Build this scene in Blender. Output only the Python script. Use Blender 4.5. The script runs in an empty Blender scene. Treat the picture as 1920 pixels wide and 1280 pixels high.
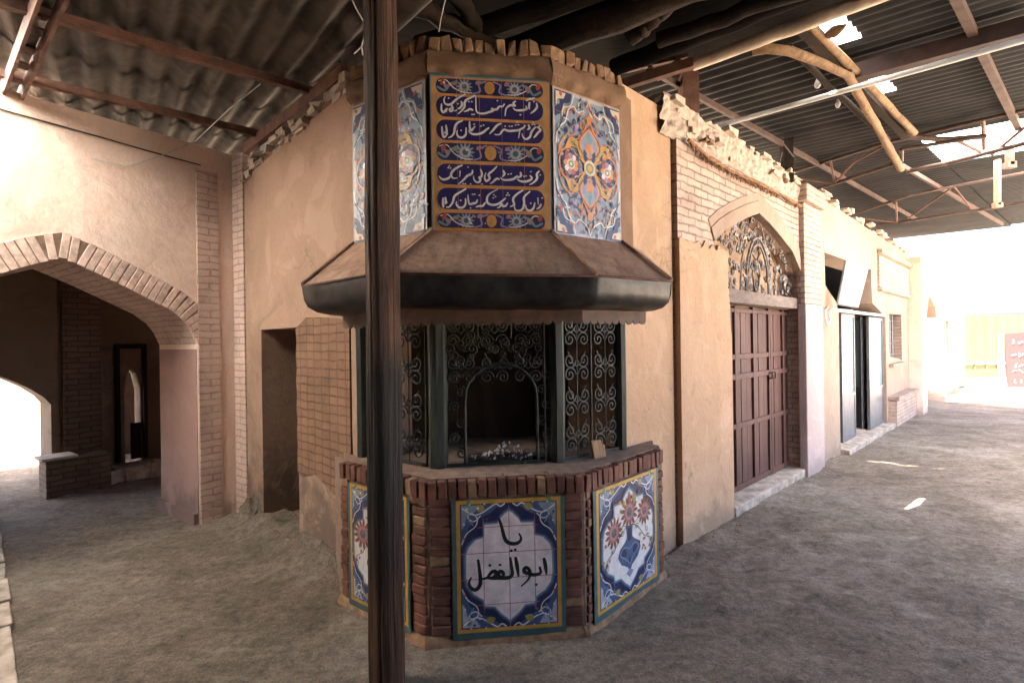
import bpy, bmesh, math, random
import numpy as np
from mathutils import Vector, Matrix, noise
from mathutils.geometry import tessellate_polygon
R = math.radians
rng = random.Random(7)
scene = bpy.context.scene
col = scene.collection
V3 = Vector

# ------------------------------------------------------------------ camera
F = 935.0
ROLL = R(0.83)
CAMZ = 1.6
cr, sr = math.cos(ROLL), math.sin(ROLL)
RIGHT = V3((cr, 0, -sr)); UP = V3((sr, 0, cr)); FWD = V3((0, 1, 0))
cam_d = bpy.data.cameras.new('camera')
cam = bpy.data.objects.new('camera', cam_d)
col.objects.link(cam)
cam_d.sensor_width = 36.0
cam_d.lens = F / 1920 * 36
cam_d.clip_start = 0.02
cam_d.clip_end = 2000
m = Matrix.Identity(4)
for i in range(3):
    m[i][0] = RIGHT[i]; m[i][1] = UP[i]; m[i][2] = -FWD[i]
m[2][3] = CAMZ
cam.matrix_world = m
scene.camera = cam

# ------------------------------------------------------------------ world, sun, exposure
SUN_EL, SUN_AZ = R(64), R(236)          # azimuth clockwise from +Y
w = bpy.data.worlds.new('World'); scene.world = w; w.use_nodes = True
nt = w.node_tree
for n in list(nt.nodes): nt.nodes.remove(n)
sky = nt.nodes.new('ShaderNodeTexSky'); sky.sky_type = 'NISHITA'; sky.sun_disc = False
sky.sun_elevation = SUN_EL; sky.sun_rotation = SUN_AZ
sky.dust_density = 6; sky.air_density = .8; sky.ozone_density = 0.6
bg = nt.nodes.new('ShaderNodeBackground'); bg.inputs[1].default_value = 0.08
wo = nt.nodes.new('ShaderNodeOutputWorld')
nt.links.new(sky.outputs[0], bg.inputs[0]); nt.links.new(bg.outputs[0], wo.inputs[0])
SUNV = V3((math.sin(SUN_AZ) * math.cos(SUN_EL), math.cos(SUN_AZ) * math.cos(SUN_EL), math.sin(SUN_EL)))
sl = bpy.data.lights.new('sun', 'SUN'); sl.energy = 5.0; sl.angle = R(0.5); sl.color = (1, .92, .80)
so = bpy.data.objects.new('sun', sl); col.objects.link(so)
so.rotation_euler = SUNV.to_track_quat('Z', 'Y').to_euler(); so.location = (3, -3, 12)
vs = scene.view_settings
vs.view_transform = 'Standard'; vs.look = 'None'; vs.gamma = 1; vs.exposure = 4.65
scene.render.engine = 'CYCLES'
scene.cycles.use_denoising = True
scene.cycles.max_bounces = 10; scene.cycles.diffuse_bounces = 3
scene.cycles.sample_clamp_indirect = 12

# ------------------------------------------------------------------ pixel rays (source photograph pixels, 1920 wide)
def ray(px, py):
    return RIGHT * ((px - 960) / F) + UP * ((640 - py) / F) + FWD
def at_z(px, py, z=0.0):
    d = ray(px, py); t = (z - CAMZ) / d.z
    return V3((d.x * t, d.y * t, z))
def at_y(px, py, y):
    d = ray(px, py)
    return V3((d.x * y, y, CAMZ + d.z * y))

class Fr:                       # a vertical wall frame: s along, n out, z up
    def __init__(f, o, s, n):
        f.o = V3((o[0], o[1], 0)); f.s = V3((s[0], s[1], 0)).normalized(); f.n = V3((n[0], n[1], 0)).normalized(); f.z = V3((0, 0, 1))
    def P(f, a, d, z): return f.o + f.s * a + f.n * d + f.z * z
    def on(f, px, py, d=0.0):
        r = ray(px, py); c = V3((0, 0, CAMZ))
        t = ((f.o + f.n * d) - c).dot(f.n) / r.dot(f.n)
        p = c + r * t
        return (p - f.o).dot(f.s), p.z
    def loc(f, p): q = p - f.o; return q.dot(f.s), q.dot(f.n), q.z
def frame2(p, q):
    s = V3((q[0] - p[0], q[1] - p[1], 0)).normalized()
    n = V3((s.y, -s.x, 0))
    if n.dot(V3((p[0], p[1], 0))) > 0: n = -n
    return Fr(p, s, n)
WORLD = Fr((0, 0), (1, 0), (0, -1))
FR = Fr((1.98, 4.47), (1.07, 1), (1, -1.07))
FL = Fr((-1.02, 3.25), (-.727, .686), (-.686, -.727))
FA = Fr((-2.818, 4.466), (-.573, -.819), (.819, -.573))

# ------------------------------------------------------------------ materials
def newmat(name):
    m = bpy.data.materials.new(name); m.use_nodes = True
    n = m.node_tree; b = n.nodes['Principled BSDF']
    return m, n, b, n.nodes, n.links
def nd(ns, t, **kw):
    x = ns.new(t)
    for k, v in kw.items(): setattr(x, k, v)
    return x
def noise_node(ns, ls, scale, detail=5, rough=.6, stretch=None, coord='Object', dist=0):
    tc = nd(ns, 'ShaderNodeTexCoord')
    src = tc.outputs[coord]
    if stretch:
        mp = nd(ns, 'ShaderNodeMapping'); mp.inputs['Scale'].default_value = stretch
        ls.new(src, mp.inputs[0]); src = mp.outputs[0]
    t = nd(ns, 'ShaderNodeTexNoise'); t.inputs['Scale'].default_value = scale
    t.inputs['Detail'].default_value = detail; t.inputs['Roughness'].default_value = rough
    t.inputs['Distortion'].default_value = dist
    ls.new(src, t.inputs['Vector'])
    return t.outputs['Fac']
def ramp(ns, ls, fac, stops):
    r = nd(ns, 'ShaderNodeValToRGB')
    e = r.color_ramp.elements
    while len(e) < len(stops): e.new(.5)
    for i, (p, c) in enumerate(stops):
        e[i].position = p; e[i].color = (c[0], c[1], c[2], 1) if not isinstance(c, (int, float)) else (c, c, c, 1)
    ls.new(fac, r.inputs[0])
    return r.outputs[0]
def mix(ns, ls, fac, a, b, mode='MIX'):
    x = nd(ns, 'ShaderNodeMix', data_type='RGBA', blend_type=mode)
    if isinstance(fac, (int, float)): x.inputs[0].default_value = fac
    else: ls.new(fac, x.inputs[0])
    for i, v in ((6, a), (7, b)):
        if isinstance(v, (tuple, list)): x.inputs[i].default_value = (v[0], v[1], v[2], 1)
        else: ls.new(v, x.inputs[i])
    return x.outputs[2]
def math_(ns, ls, op, a, b=0.0):
    x = nd(ns, 'ShaderNodeMath', operation=op)
    for i, v in ((0, a), (1, b)):
        if isinstance(v, (int, float)): x.inputs[i].default_value = v
        else: ls.new(v, x.inputs[i])
    return x.outputs[0]
def bump(ns, ls, b, h, strength=.4, dist=.01, chain=None):
    x = nd(ns, 'ShaderNodeBump'); x.inputs['Strength'].default_value = strength; x.inputs['Distance'].default_value = dist
    ls.new(h, x.inputs['Height'])
    if chain is not None: ls.new(chain, x.inputs['Normal'])
    ls.new(x.outputs[0], b.inputs['Normal'])
    return x.outputs[0]

def plaster(name, c, c2, c3, stain=(.12, .085, .065), stain_h=0.9, stain_amt=.8, rough=.92, streak=.35):
    m, n, b, ns, ls = newmat(name)
    big = noise_node(ns, ls, 1.3, 6, .6, dist=.6)
    colr = ramp(ns, ls, big, [(.25, c2), (.5, c), (.75, c3)])
    st = noise_node(ns, ls, 3.0, 5, .65, stretch=(2.2, 2.2, .22))
    colr = mix(ns, ls, math_(ns, ls, 'MULTIPLY', ramp(ns, ls, st, [(.5, 0), (.75, 1)]), streak), colr, c2)
    fine = noise_node(ns, ls, 40, 5, .7)
    colr = mix(ns, ls, .35, colr, ramp(ns, ls, fine, [(.3, [x * .75 for x in c]), (.7, [min(1, x * 1.12) for x in c])]))
    # splash stains rising from the ground with an uneven upper edge
    geo = nd(ns, 'ShaderNodeNewGeometry'); sp = nd(ns, 'ShaderNodeSeparateXYZ'); ls.new(geo.outputs['Position'], sp.inputs[0])
    edge = noise_node(ns, ls, 2.6, 7, .7)
    h = math_(ns, ls, 'ADD', math_(ns, ls, 'MULTIPLY', edge, -1.6 * stain_h), math_(ns, ls, 'ADD', sp.outputs[2], .55 * stain_h))
    k = ramp(ns, ls, h, [(.0, stain_amt), (max(.05, stain_h * .35), 0)])
    colr = mix(ns, ls, k, colr, stain)
    # patched areas and hairline cracks
    pn = noise_node(ns, ls, 1.9, 7, .62, dist=1.5)
    colr = mix(ns, ls, math_(ns, ls, 'MULTIPLY', ramp(ns, ls, pn, [(.56, 0), (.60, 1)]), .45), colr, c3)
    colr = mix(ns, ls, math_(ns, ls, 'MULTIPLY', ramp(ns, ls, pn, [(.36, 1), (.41, 0)]), .4), colr, [x * .8 for x in c2])
    tcv = nd(ns, 'ShaderNodeTexCoord'); nzv = nd(ns, 'ShaderNodeTexNoise'); nzv.inputs['Scale'].default_value = 3; nzv.inputs['Detail'].default_value = 5
    ls.new(tcv.outputs['Object'], nzv.inputs['Vector'])
    mv = nd(ns, 'ShaderNodeMix', data_type='RGBA', blend_type='ADD'); mv.inputs[0].default_value = .5
    ls.new(tcv.outputs['Object'], mv.inputs[6]); ls.new(nzv.outputs['Color'], mv.inputs[7])
    vor = nd(ns, 'ShaderNodeTexVoronoi', feature='DISTANCE_TO_EDGE'); vor.inputs['Scale'].default_value = 1.3
    ls.new(mv.outputs[2], vor.inputs['Vector'])
    ck = math_(ns, ls, 'MULTIPLY', ramp(ns, ls, vor.outputs['Distance'], [(.0, 1), (.006, 0)]), ramp(ns, ls, noise_node(ns, ls, 1.1, 3, .5), [(.48, 0), (.6, .55)]))
    colr = mix(ns, ls, ck, colr, [x * .35 for x in c2])
    # small chips
    vo = nd(ns, 'ShaderNodeTexNoise'); vo.inputs['Scale'].default_value = 9; vo.inputs['Detail'].default_value = 8
    chip = ramp(ns, ls, vo.outputs['Fac'], [(.70, 0), (.73, 1)])
    colr = mix(ns, ls, math_(ns, ls, 'MULTIPLY', chip, .4), colr, [min(1, x * 1.35) for x in c])
    ls.new(colr, b.inputs['Base Color']); b.inputs['Roughness'].default_value = rough
    ch = bump(ns, ls, b, noise_node(ns, ls, 2.2, 4, .5), .6, .06)
    ch = bump(ns, ls, b, noise_node(ns, ls, 11, 6, .65, stretch=(1, 1, .6)), .25, .02, ch)
    ch = bump(ns, ls, b, pn, .35, .02, ch)
    bump(ns, ls, b, fine, .5, .007, ch)
    return m

def brick(name, c1, c2, mortar, bw=.21, bh=.062, gap=.007, offset=.5, rough=.9, bstr=.8, blotch=None, smear=.0):
    m, n, b, ns, ls = newmat(name)
    uv = nd(ns, 'ShaderNodeUVMap')
    nz = nd(ns, 'ShaderNodeTexNoise'); nz.inputs['Scale'].default_value = 9; nz.inputs['Detail'].default_value = 3
    ls.new(uv.outputs[0], nz.inputs['Vector'])
    sub = nd(ns, 'ShaderNodeVectorMath', operation='SUBTRACT'); sub.inputs[1].default_value = (.5, .5, .5); ls.new(nz.outputs['Color'], sub.inputs[0])
    sc = nd(ns, 'ShaderNodeVectorMath', operation='SCALE'); sc.inputs['Scale'].default_value = .034; ls.new(sub.outputs[0], sc.inputs[0])
    ad = nd(ns, 'ShaderNodeVectorMath', operation='ADD'); ls.new(uv.outputs[0], ad.inputs[0]); ls.new(sc.outputs[0], ad.inputs[1])
    t = nd(ns, 'ShaderNodeTexBrick'); t.offset = offset; t.squash = 1
    t.inputs['Scale'].default_value = 1; t.inputs['Brick Width'].default_value = bw; t.inputs['Row Height'].default_value = bh
    t.inputs['Mortar Size'].default_value = gap; t.inputs['Mortar Smooth'].default_value = .35; t.inputs['Bias'].default_value = 0
    t.inputs['Color1'].default_value = (*c1, 1); t.inputs['Color2'].default_value = (*c2, 1); t.inputs['Mortar'].default_value = (*mortar, 1)
    ls.new(ad.outputs[0], t.inputs['Vector'])
    big = noise_node(ns, ls, 2.2, 6, .65)
    c = mix(ns, ls, .75, t.outputs['Color'], ramp(ns, ls, big, [(.25, .45), (.55, 1.0), (.8, 1.25)]), 'MULTIPLY')
    fine = noise_node(ns, ls, 55, 5, .7)
    c = mix(ns, ls, .4, c, ramp(ns, ls, fine, [(.3, .6), (.7, 1.25)]), 'MULTIPLY')
    if smear:
        sm = noise_node(ns, ls, 3.1, 7, .7)
        c = mix(ns, ls, math_(ns, ls, 'MULTIPLY', ramp(ns, ls, sm, [(.5, 0), (.6, 1)]), smear), c, blotch or mortar)
    ls.new(c, b.inputs['Base Color']); b.inputs['Roughness'].default_value = rough
    inv = math_(ns, ls, 'SUBTRACT', 1.0, t.outputs['Fac'])
    ch = bump(ns, ls, b, inv, bstr, .012)
    bump(ns, ls, b, fine, .4, .006, ch)
    return m

def simple(name, c, rough=.6, metal=0, var=.25, scale=12, bstr=.2, spec=None, c2=None, stretch=None, lo=.35, hi=.65):
    m, n, b, ns, ls = newmat(name)
    f = noise_node(ns, ls, scale, 6, .65, stretch=stretch)
    a = [x * (1 - var) for x in c]; d = c2 or [min(1, x * (1 + var)) for x in c]
    ls.new(ramp(ns, ls, f, [(lo, a), (hi, d)]), b.inputs['Base Color'])
    b.inputs['Roughness'].default_value = rough; b.inputs['Metallic'].default_value = metal
    if bstr: bump(ns, ls, b, f, bstr, .006)
    if spec is not None: b.inputs['Specular IOR Level'].default_value = spec
    return m
def wood(name, c, c2, rough=.75, scale=6, stretch=(6, 6, .5), bstr=.7, spec=.3):
    m, n, b, ns, ls = newmat(name)
    f = noise_node(ns, ls, scale, 8, .7, stretch=stretch, dist=.5)
    f2 = noise_node(ns, ls, 1.7, 4, .6)
    cc = ramp(ns, ls, f, [(.3, c), (.7, c2)])
    cc = mix(ns, ls, .6, cc, ramp(ns, ls, f2, [(.3, .45), (.7, 1.3)]), 'MULTIPLY')
    ls.new(cc, b.inputs['Base Color']); b.inputs['Roughness'].default_value = rough
    b.inputs['Specular IOR Level'].default_value = spec
    bump(ns, ls, b, f, bstr, .012)
    return m
def glaze(name, c, var=.2, rough=.42):
    m = simple(name, c, rough, 0, var, 16, .08, lo=.3, hi=.7)
    return m

M = {}
M['plaster_warm'] = plaster('plaster_warm', (.45, .285, .17), (.38, .235, .135), (.52, .35, .225), stain_h=.35, stain_amt=.5)
M['plaster_pink'] = plaster('plaster_pink', (.80, .59, .475), (.73, .51, .40), (.85, .66, .55), stain_h=.35, stain_amt=.5)
M['plaster_left'] = plaster('plaster_left', (.38, .24, .165), (.29, .175, .115), (.46, .31, .225), stain=(.13, .088, .065), stain_h=1.15, stain_amt=.85)
M['plaster_mauve'] = plaster('plaster_mauve', (.36, .21, .18), (.30, .17, .145), (.42, .26, .22), stain_h=.5, stain_amt=.7)
M['plaster_mauve2'] = plaster('plaster_mauve2', (.42, .32, .29), (.36, .265, .24), (.48, .38, .345), stain_h=.3, stain_amt=.3)
M['plaster_pale'] = plaster('plaster_pale', (.33, .235, .17), (.28, .195, .14), (.385, .285, .215), stain_h=.3, stain_amt=.3)
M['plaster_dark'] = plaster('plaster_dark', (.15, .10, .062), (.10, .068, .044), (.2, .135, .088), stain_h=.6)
M['mud'] = plaster('mud', (.18, .10, .055), (.13, .072, .04), (.25, .15, .09), stain_h=.01, stain_amt=0)
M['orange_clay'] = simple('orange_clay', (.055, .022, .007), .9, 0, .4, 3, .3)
M['straw'] = simple('straw', (.22, .11, .05), .95, 0, .5, 30, .9)
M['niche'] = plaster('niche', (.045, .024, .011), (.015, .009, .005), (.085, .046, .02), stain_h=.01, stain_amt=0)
M['brick_pink'] = brick('brick_pink', (.60, .42, .34), (.66, .48, .40), (.42, .28, .22), smear=.45, blotch=(.68, .50, .42))
M['brick_light'] = brick('brick_light', (.44, .31, .24), (.51, .375, .30), (.29, .20, .15), .225, .064, .008, bstr=1.3, smear=.6, blotch=(.50, .37, .29))
M['brick_grid'] = brick('brick_grid', (.21, .11, .062), (.25, .135, .078), (.13, .07, .04), .115, .062, .006, offset=0.0, smear=.4, blotch=(.24, .135, .08))
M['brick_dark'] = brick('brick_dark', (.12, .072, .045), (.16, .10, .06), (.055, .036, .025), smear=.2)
M['brick_red'] = simple('brick_red', (.13, .043, .024), .85, 0, .45, 7, .4, c2=(.20, .075, .045))
M['mortar'] = simple('mortar', (.20, .125, .085), .95, 0, .3, 20, .5)
M['brick_old'] = simple('brick_old', (.22, .125, .066), .95, 0, .4, 14, .6)
M['rubble'] = simple('rubble', (.42, .335, .265), .95, 0, .25, 16, .6)
M['voussoir'] = simple('voussoir', (.63, .45, .365), .9, 0, .3, 18, .5)
M['post_wood'] = wood('post_wood', (.045, .02, .010), (.15, .066, .03), .6, 5, (7, 7, .35), 1.0, .35)
def post_mat():
    m, n, b, ns, ls = newmat('post_wood')
    f = noise_node(ns, ls, 8, 9, .75, stretch=(7, 7, .3), dist=.4)
    f2 = noise_node(ns, ls, 3.0, 6, .65, stretch=(2, 2, .7))
    cc = ramp(ns, ls, f, [(.36, (.018, .008, .005)), (.5, (.095, .042, .021)), (.64, (.20, .098, .052))])
    cc = mix(ns, ls, .6, cc, ramp(ns, ls, f2, [(.3, .4), (.7, 1.3)]), 'MULTIPLY')
    dk = ramp(ns, ls, f, [(.38, (.008, .006, .005)), (.62, (.045, .031, .022))])
    geo = nd(ns, 'ShaderNodeNewGeometry'); sp = nd(ns, 'ShaderNodeSeparateXYZ'); ls.new(geo.outputs['Position'], sp.inputs[0])
    nz = noise_node(ns, ls, 3, 6, .7, stretch=(8, 8, .8))
    z = math_(ns, ls, 'ADD', sp.outputs[2], math_(ns, ls, 'MULTIPLY', nz, .5))
    k = ramp(ns, ls, math_(ns, ls, 'MULTIPLY', z, .25), [(.16, 0), (.27, 1), (.425, 1), (.47, 0)])
    cc = mix(ns, ls, k, cc, dk)
    ls.new(cc, b.inputs['Base Color']); b.inputs['Roughness'].default_value = .6; b.inputs['Specular IOR Level'].default_value = .35
    bump(ns, ls, b, f, 1.0, .03)
    return m
M['post_wood'] = post_mat()
M['post_dark'] = wood('post_dark', (.012, .012, .012), (.03, .026, .022), .55, 5, (7, 7, .5), .6, .4)
M['strut_wood'] = wood('strut_wood', (.16, .095, .05), (.36, .23, .135), .85, 7, (3, 3, 3), .7, .2)
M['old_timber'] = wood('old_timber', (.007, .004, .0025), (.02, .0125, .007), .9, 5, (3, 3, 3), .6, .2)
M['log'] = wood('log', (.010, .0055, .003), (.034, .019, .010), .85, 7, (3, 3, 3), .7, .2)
M['pale_sunlit_log'] = wood('pale_sunlit_log', (.66, .54, .40), (.85, .73, .58), .8, 5, (2, 2, 2), .5, .2)  # pale wood, brightened further to stand in for sunlight on the pole
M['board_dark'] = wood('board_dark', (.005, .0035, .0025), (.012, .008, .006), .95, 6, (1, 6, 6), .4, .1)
M['door_wood'] = wood('door_wood', (.085, .036, .027), (.15, .072, .055), .65, 4, (6, 6, .6), .4, .3)
M['lintel_wood'] = wood('lintel_wood', (.12, .09, .075), (.27, .21, .18), .85, 5, (2, 2, 6), .6, .2)
def rust():
    m, n, b, ns, ls = newmat('rust_sheet')
    f = noise_node(ns, ls, 2.6, 7, .7, dist=1.0); st = noise_node(ns, ls, 6, 7, .75, stretch=(3, .6, .5)); fi = noise_node(ns, ls, 30, 6, .75)
    c = ramp(ns, ls, f, [(.3, (.22, .115, .065)), (.5, (.37, .215, .135)), (.68, (.46, .30, .205))])
    c = mix(ns, ls, .7, c, ramp(ns, ls, st, [(.35, .5), (.5, 1.0), (.65, 1.3)]), 'MULTIPLY')
    c = mix(ns, ls, .5, c, ramp(ns, ls, fi, [(.35, .6), (.65, 1.35)]), 'MULTIPLY')
    ls.new(c, b.inputs['Base Color']); b.inputs['Roughness'].default_value = .72
    ch = bump(ns, ls, b, f, .35, .03); bump(ns, ls, b, fi, .25, .004, ch)
    return m
M['rust_sheet_old'] = simple('rust_sheet', (.25, .15, .095), .75, 0, .35, 2.6, .25, c2=(.36, .235, .155))
M['rust_sheet'] = rust()
M['rust_steel'] = simple('rust_steel', (.12, .052, .032), .75, 0, .3, 9, .2, c2=(.19, .088, .055))
M['dark_steel'] = simple('dark_steel', (.05, .025, .019), .75, 0, .3, 9, .2)
M['purlin_steel'] = simple('purlin_steel', (.07, .038, .026), .75, 0, .35, 9, .2)
M['black_metal'] = simple('black_metal', (.018, .018, .020), .42, .5, .35, 7, .5, c2=(.06, .052, .045))
M['valance'] = simple('valance', (.10, .05, .03), .7, 0, .4, 12, .2)
M['green_paint'] = simple('green_paint', (.007, .014, .009), .5, 0, .4, 8, .3, c2=(.028, .036, .026), stretch=(3, 3, .6))
M['grille_iron'] = simple('grille_iron', (.013, .015, .011), .55, .2, .4, 10, .2, c2=(.05, .05, .037))
M['vine_iron'] = simple('vine_iron', (.10, .085, .075), .6, .2, .5, 20, .2, c2=(.34, .29, .25))
M['asbestos'] = simple('asbestos', (.058, .048, .037), .9, 0, .45, 3.5, .05, c2=(.115, .098, .078))
M['tin_roof'] = simple('tin_roof', (.008, .007, .007), .7, 0, .4, 3, .1, c2=(.022, .019, .019))
M['white_pipe'] = simple('white_pipe', (.75, .75, .72), .45, 0, .08, 8, .0)
M['cable'] = simple('cable', (.05, .045, .04), .6, 0, .2, 8, 0)
M['wire_pale'] = simple('wire_pale', (.55, .53, .5), .5, 0, .2, 8, 0)
M['white_scrap'] = simple('white_scrap', (.6, .6, .6), .7, 0, .1, 8, 0)
M['white_board'] = simple('white_board', (.36, .36, .37), .6, 0, .05, 8, 0)
M['grey_metal'] = simple('grey_metal', (.16, .155, .165), .45, .3, .15, 8, 0)
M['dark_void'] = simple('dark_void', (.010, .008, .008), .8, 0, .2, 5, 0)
M['stone'] = simple('stone', (.36, .29, .23), .95, 0, .4, 9, .8)
M['red_banner'] = simple('red_banner', (.10, .009, .010), .7, 0, .1, 3, 0)
M['green_fence'] = simple('green_fence', (.048, .052, .020), .7, 0, .15, 3, 0)
M['sign_ink'] = simple('sign_ink', (.15, .15, .17), .6, 0, .2, 10, 0)
def clear():
    m, n, b, ns, ls = newmat('clear_sheet')
    b.inputs['Base Color'].default_value = (.75, .77, .78, 1); b.inputs['Roughness'].default_value = .5
    t = ns.new('ShaderNodeBsdfTranslucent'); t.inputs[0].default_value = (.8, .82, .82, 1)
    mx = ns.new('ShaderNodeMixShader'); mx.inputs[0].default_value = .92
    ls.new(b.outputs[0], mx.inputs[1]); ls.new(t.outputs[0], mx.inputs[2]); ls.new(mx.outputs[0], ns['Material Output'].inputs[0])
    return m
M['clear_sheet'] = clear()
M['wood_block'] = wood('wood_block', (.28, .17, .09), (.4, .25, .14), .8, 6, (4, 4, 1), .4, .2)
def glass():
    m, n, b, ns, ls = newmat('pane_glass')
    b.inputs['Base Color'].default_value = (.35, .5, .5, 1); b.inputs['Roughness'].default_value = .06
    b.inputs['Metallic'].default_value = 0; b.inputs['Specular IOR Level'].default_value = 1.0
    b.inputs['Coat Weight'].default_value = .7
    return m
M['glass'] = glass()
# tile glazes
G = {k: glaze('glaze_' + k, c) for k, c in dict(
    white=(.60, .57, .55), cream=(.50, .41, .30), navy=(.016, .02, .075), ultram=(.022, .016, .095), blue=(.045, .085, .18), pale=(.19, .24, .29),
    sky=(.15, .225, .265), teal=(.055, .10, .10), orange=(.52, .20, .055), yellow=(.48, .245, .035), gold=(.30, .23, .06),
    red=(.33, .075, .05), mauve=(.30, .17, .22), green=(.10, .20, .09), brown=(.16, .06, .03), black=(.012, .014, .012),
    grout=(.32, .10, .13), stone=(.34, .25, .15), grey=(.34, .33, .38), pinkw=(.64, .55, .55), lilac=(.22, .19, .36)).items()}

def ground_mat():
    m, n, b, ns, ls = newmat('packed_earth')
    a = noise_node(ns, ls, .6, 8, .68, dist=1.2)
    p = noise_node(ns, ls, 2.4, 7, .7, dist=.8)
    f = noise_node(ns, ls, 17, 8, .78)
    g = noise_node(ns, ls, 95, 4, .75)
    sw = noise_node(ns, ls, 3.0, 6, .7, stretch=(.55, 2.2, 1), dist=1.0)
    c = ramp(ns, ls, a, [(.28, (.195, .150, .110)), (.5, (.295, .232, .175)), (.70, (.42, .35, .28))])
    c = mix(ns, ls, .5, c, ramp(ns, ls, p, [(.32, .55), (.48, .95), (.62, 1.25)]), 'MULTIPLY')
    c = mix(ns, ls, .4, c, ramp(ns, ls, sw, [(.38, .6), (.6, 1.25)]), 'MULTIPLY')
    c = mix(ns, ls, .75, c, ramp(ns, ls, f, [(.33, .42), (.5, 1.0), (.68, 1.5)]), 'MULTIPLY')
    c = mix(ns, ls, .7, c, ramp(ns, ls, g, [(.35, .55), (.65, 1.4)]), 'MULTIPLY')
    ls.new(c, b.inputs['Base Color']); b.inputs['Roughness'].default_value = .95; b.inputs['Specular IOR Level'].default_value = .2
    ch = bump(ns, ls, b, p, .8, .06)
    ch = bump(ns, ls, b, f, 1.0, .06, ch)
    bump(ns, ls, b, g, .9, .012, ch)
    return m
M['ground'] = ground_mat()
M['bounce_paving'] = simple('bounce_paving', (.36, .315, .26), .9, 0, .15, 3, .2)

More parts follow.
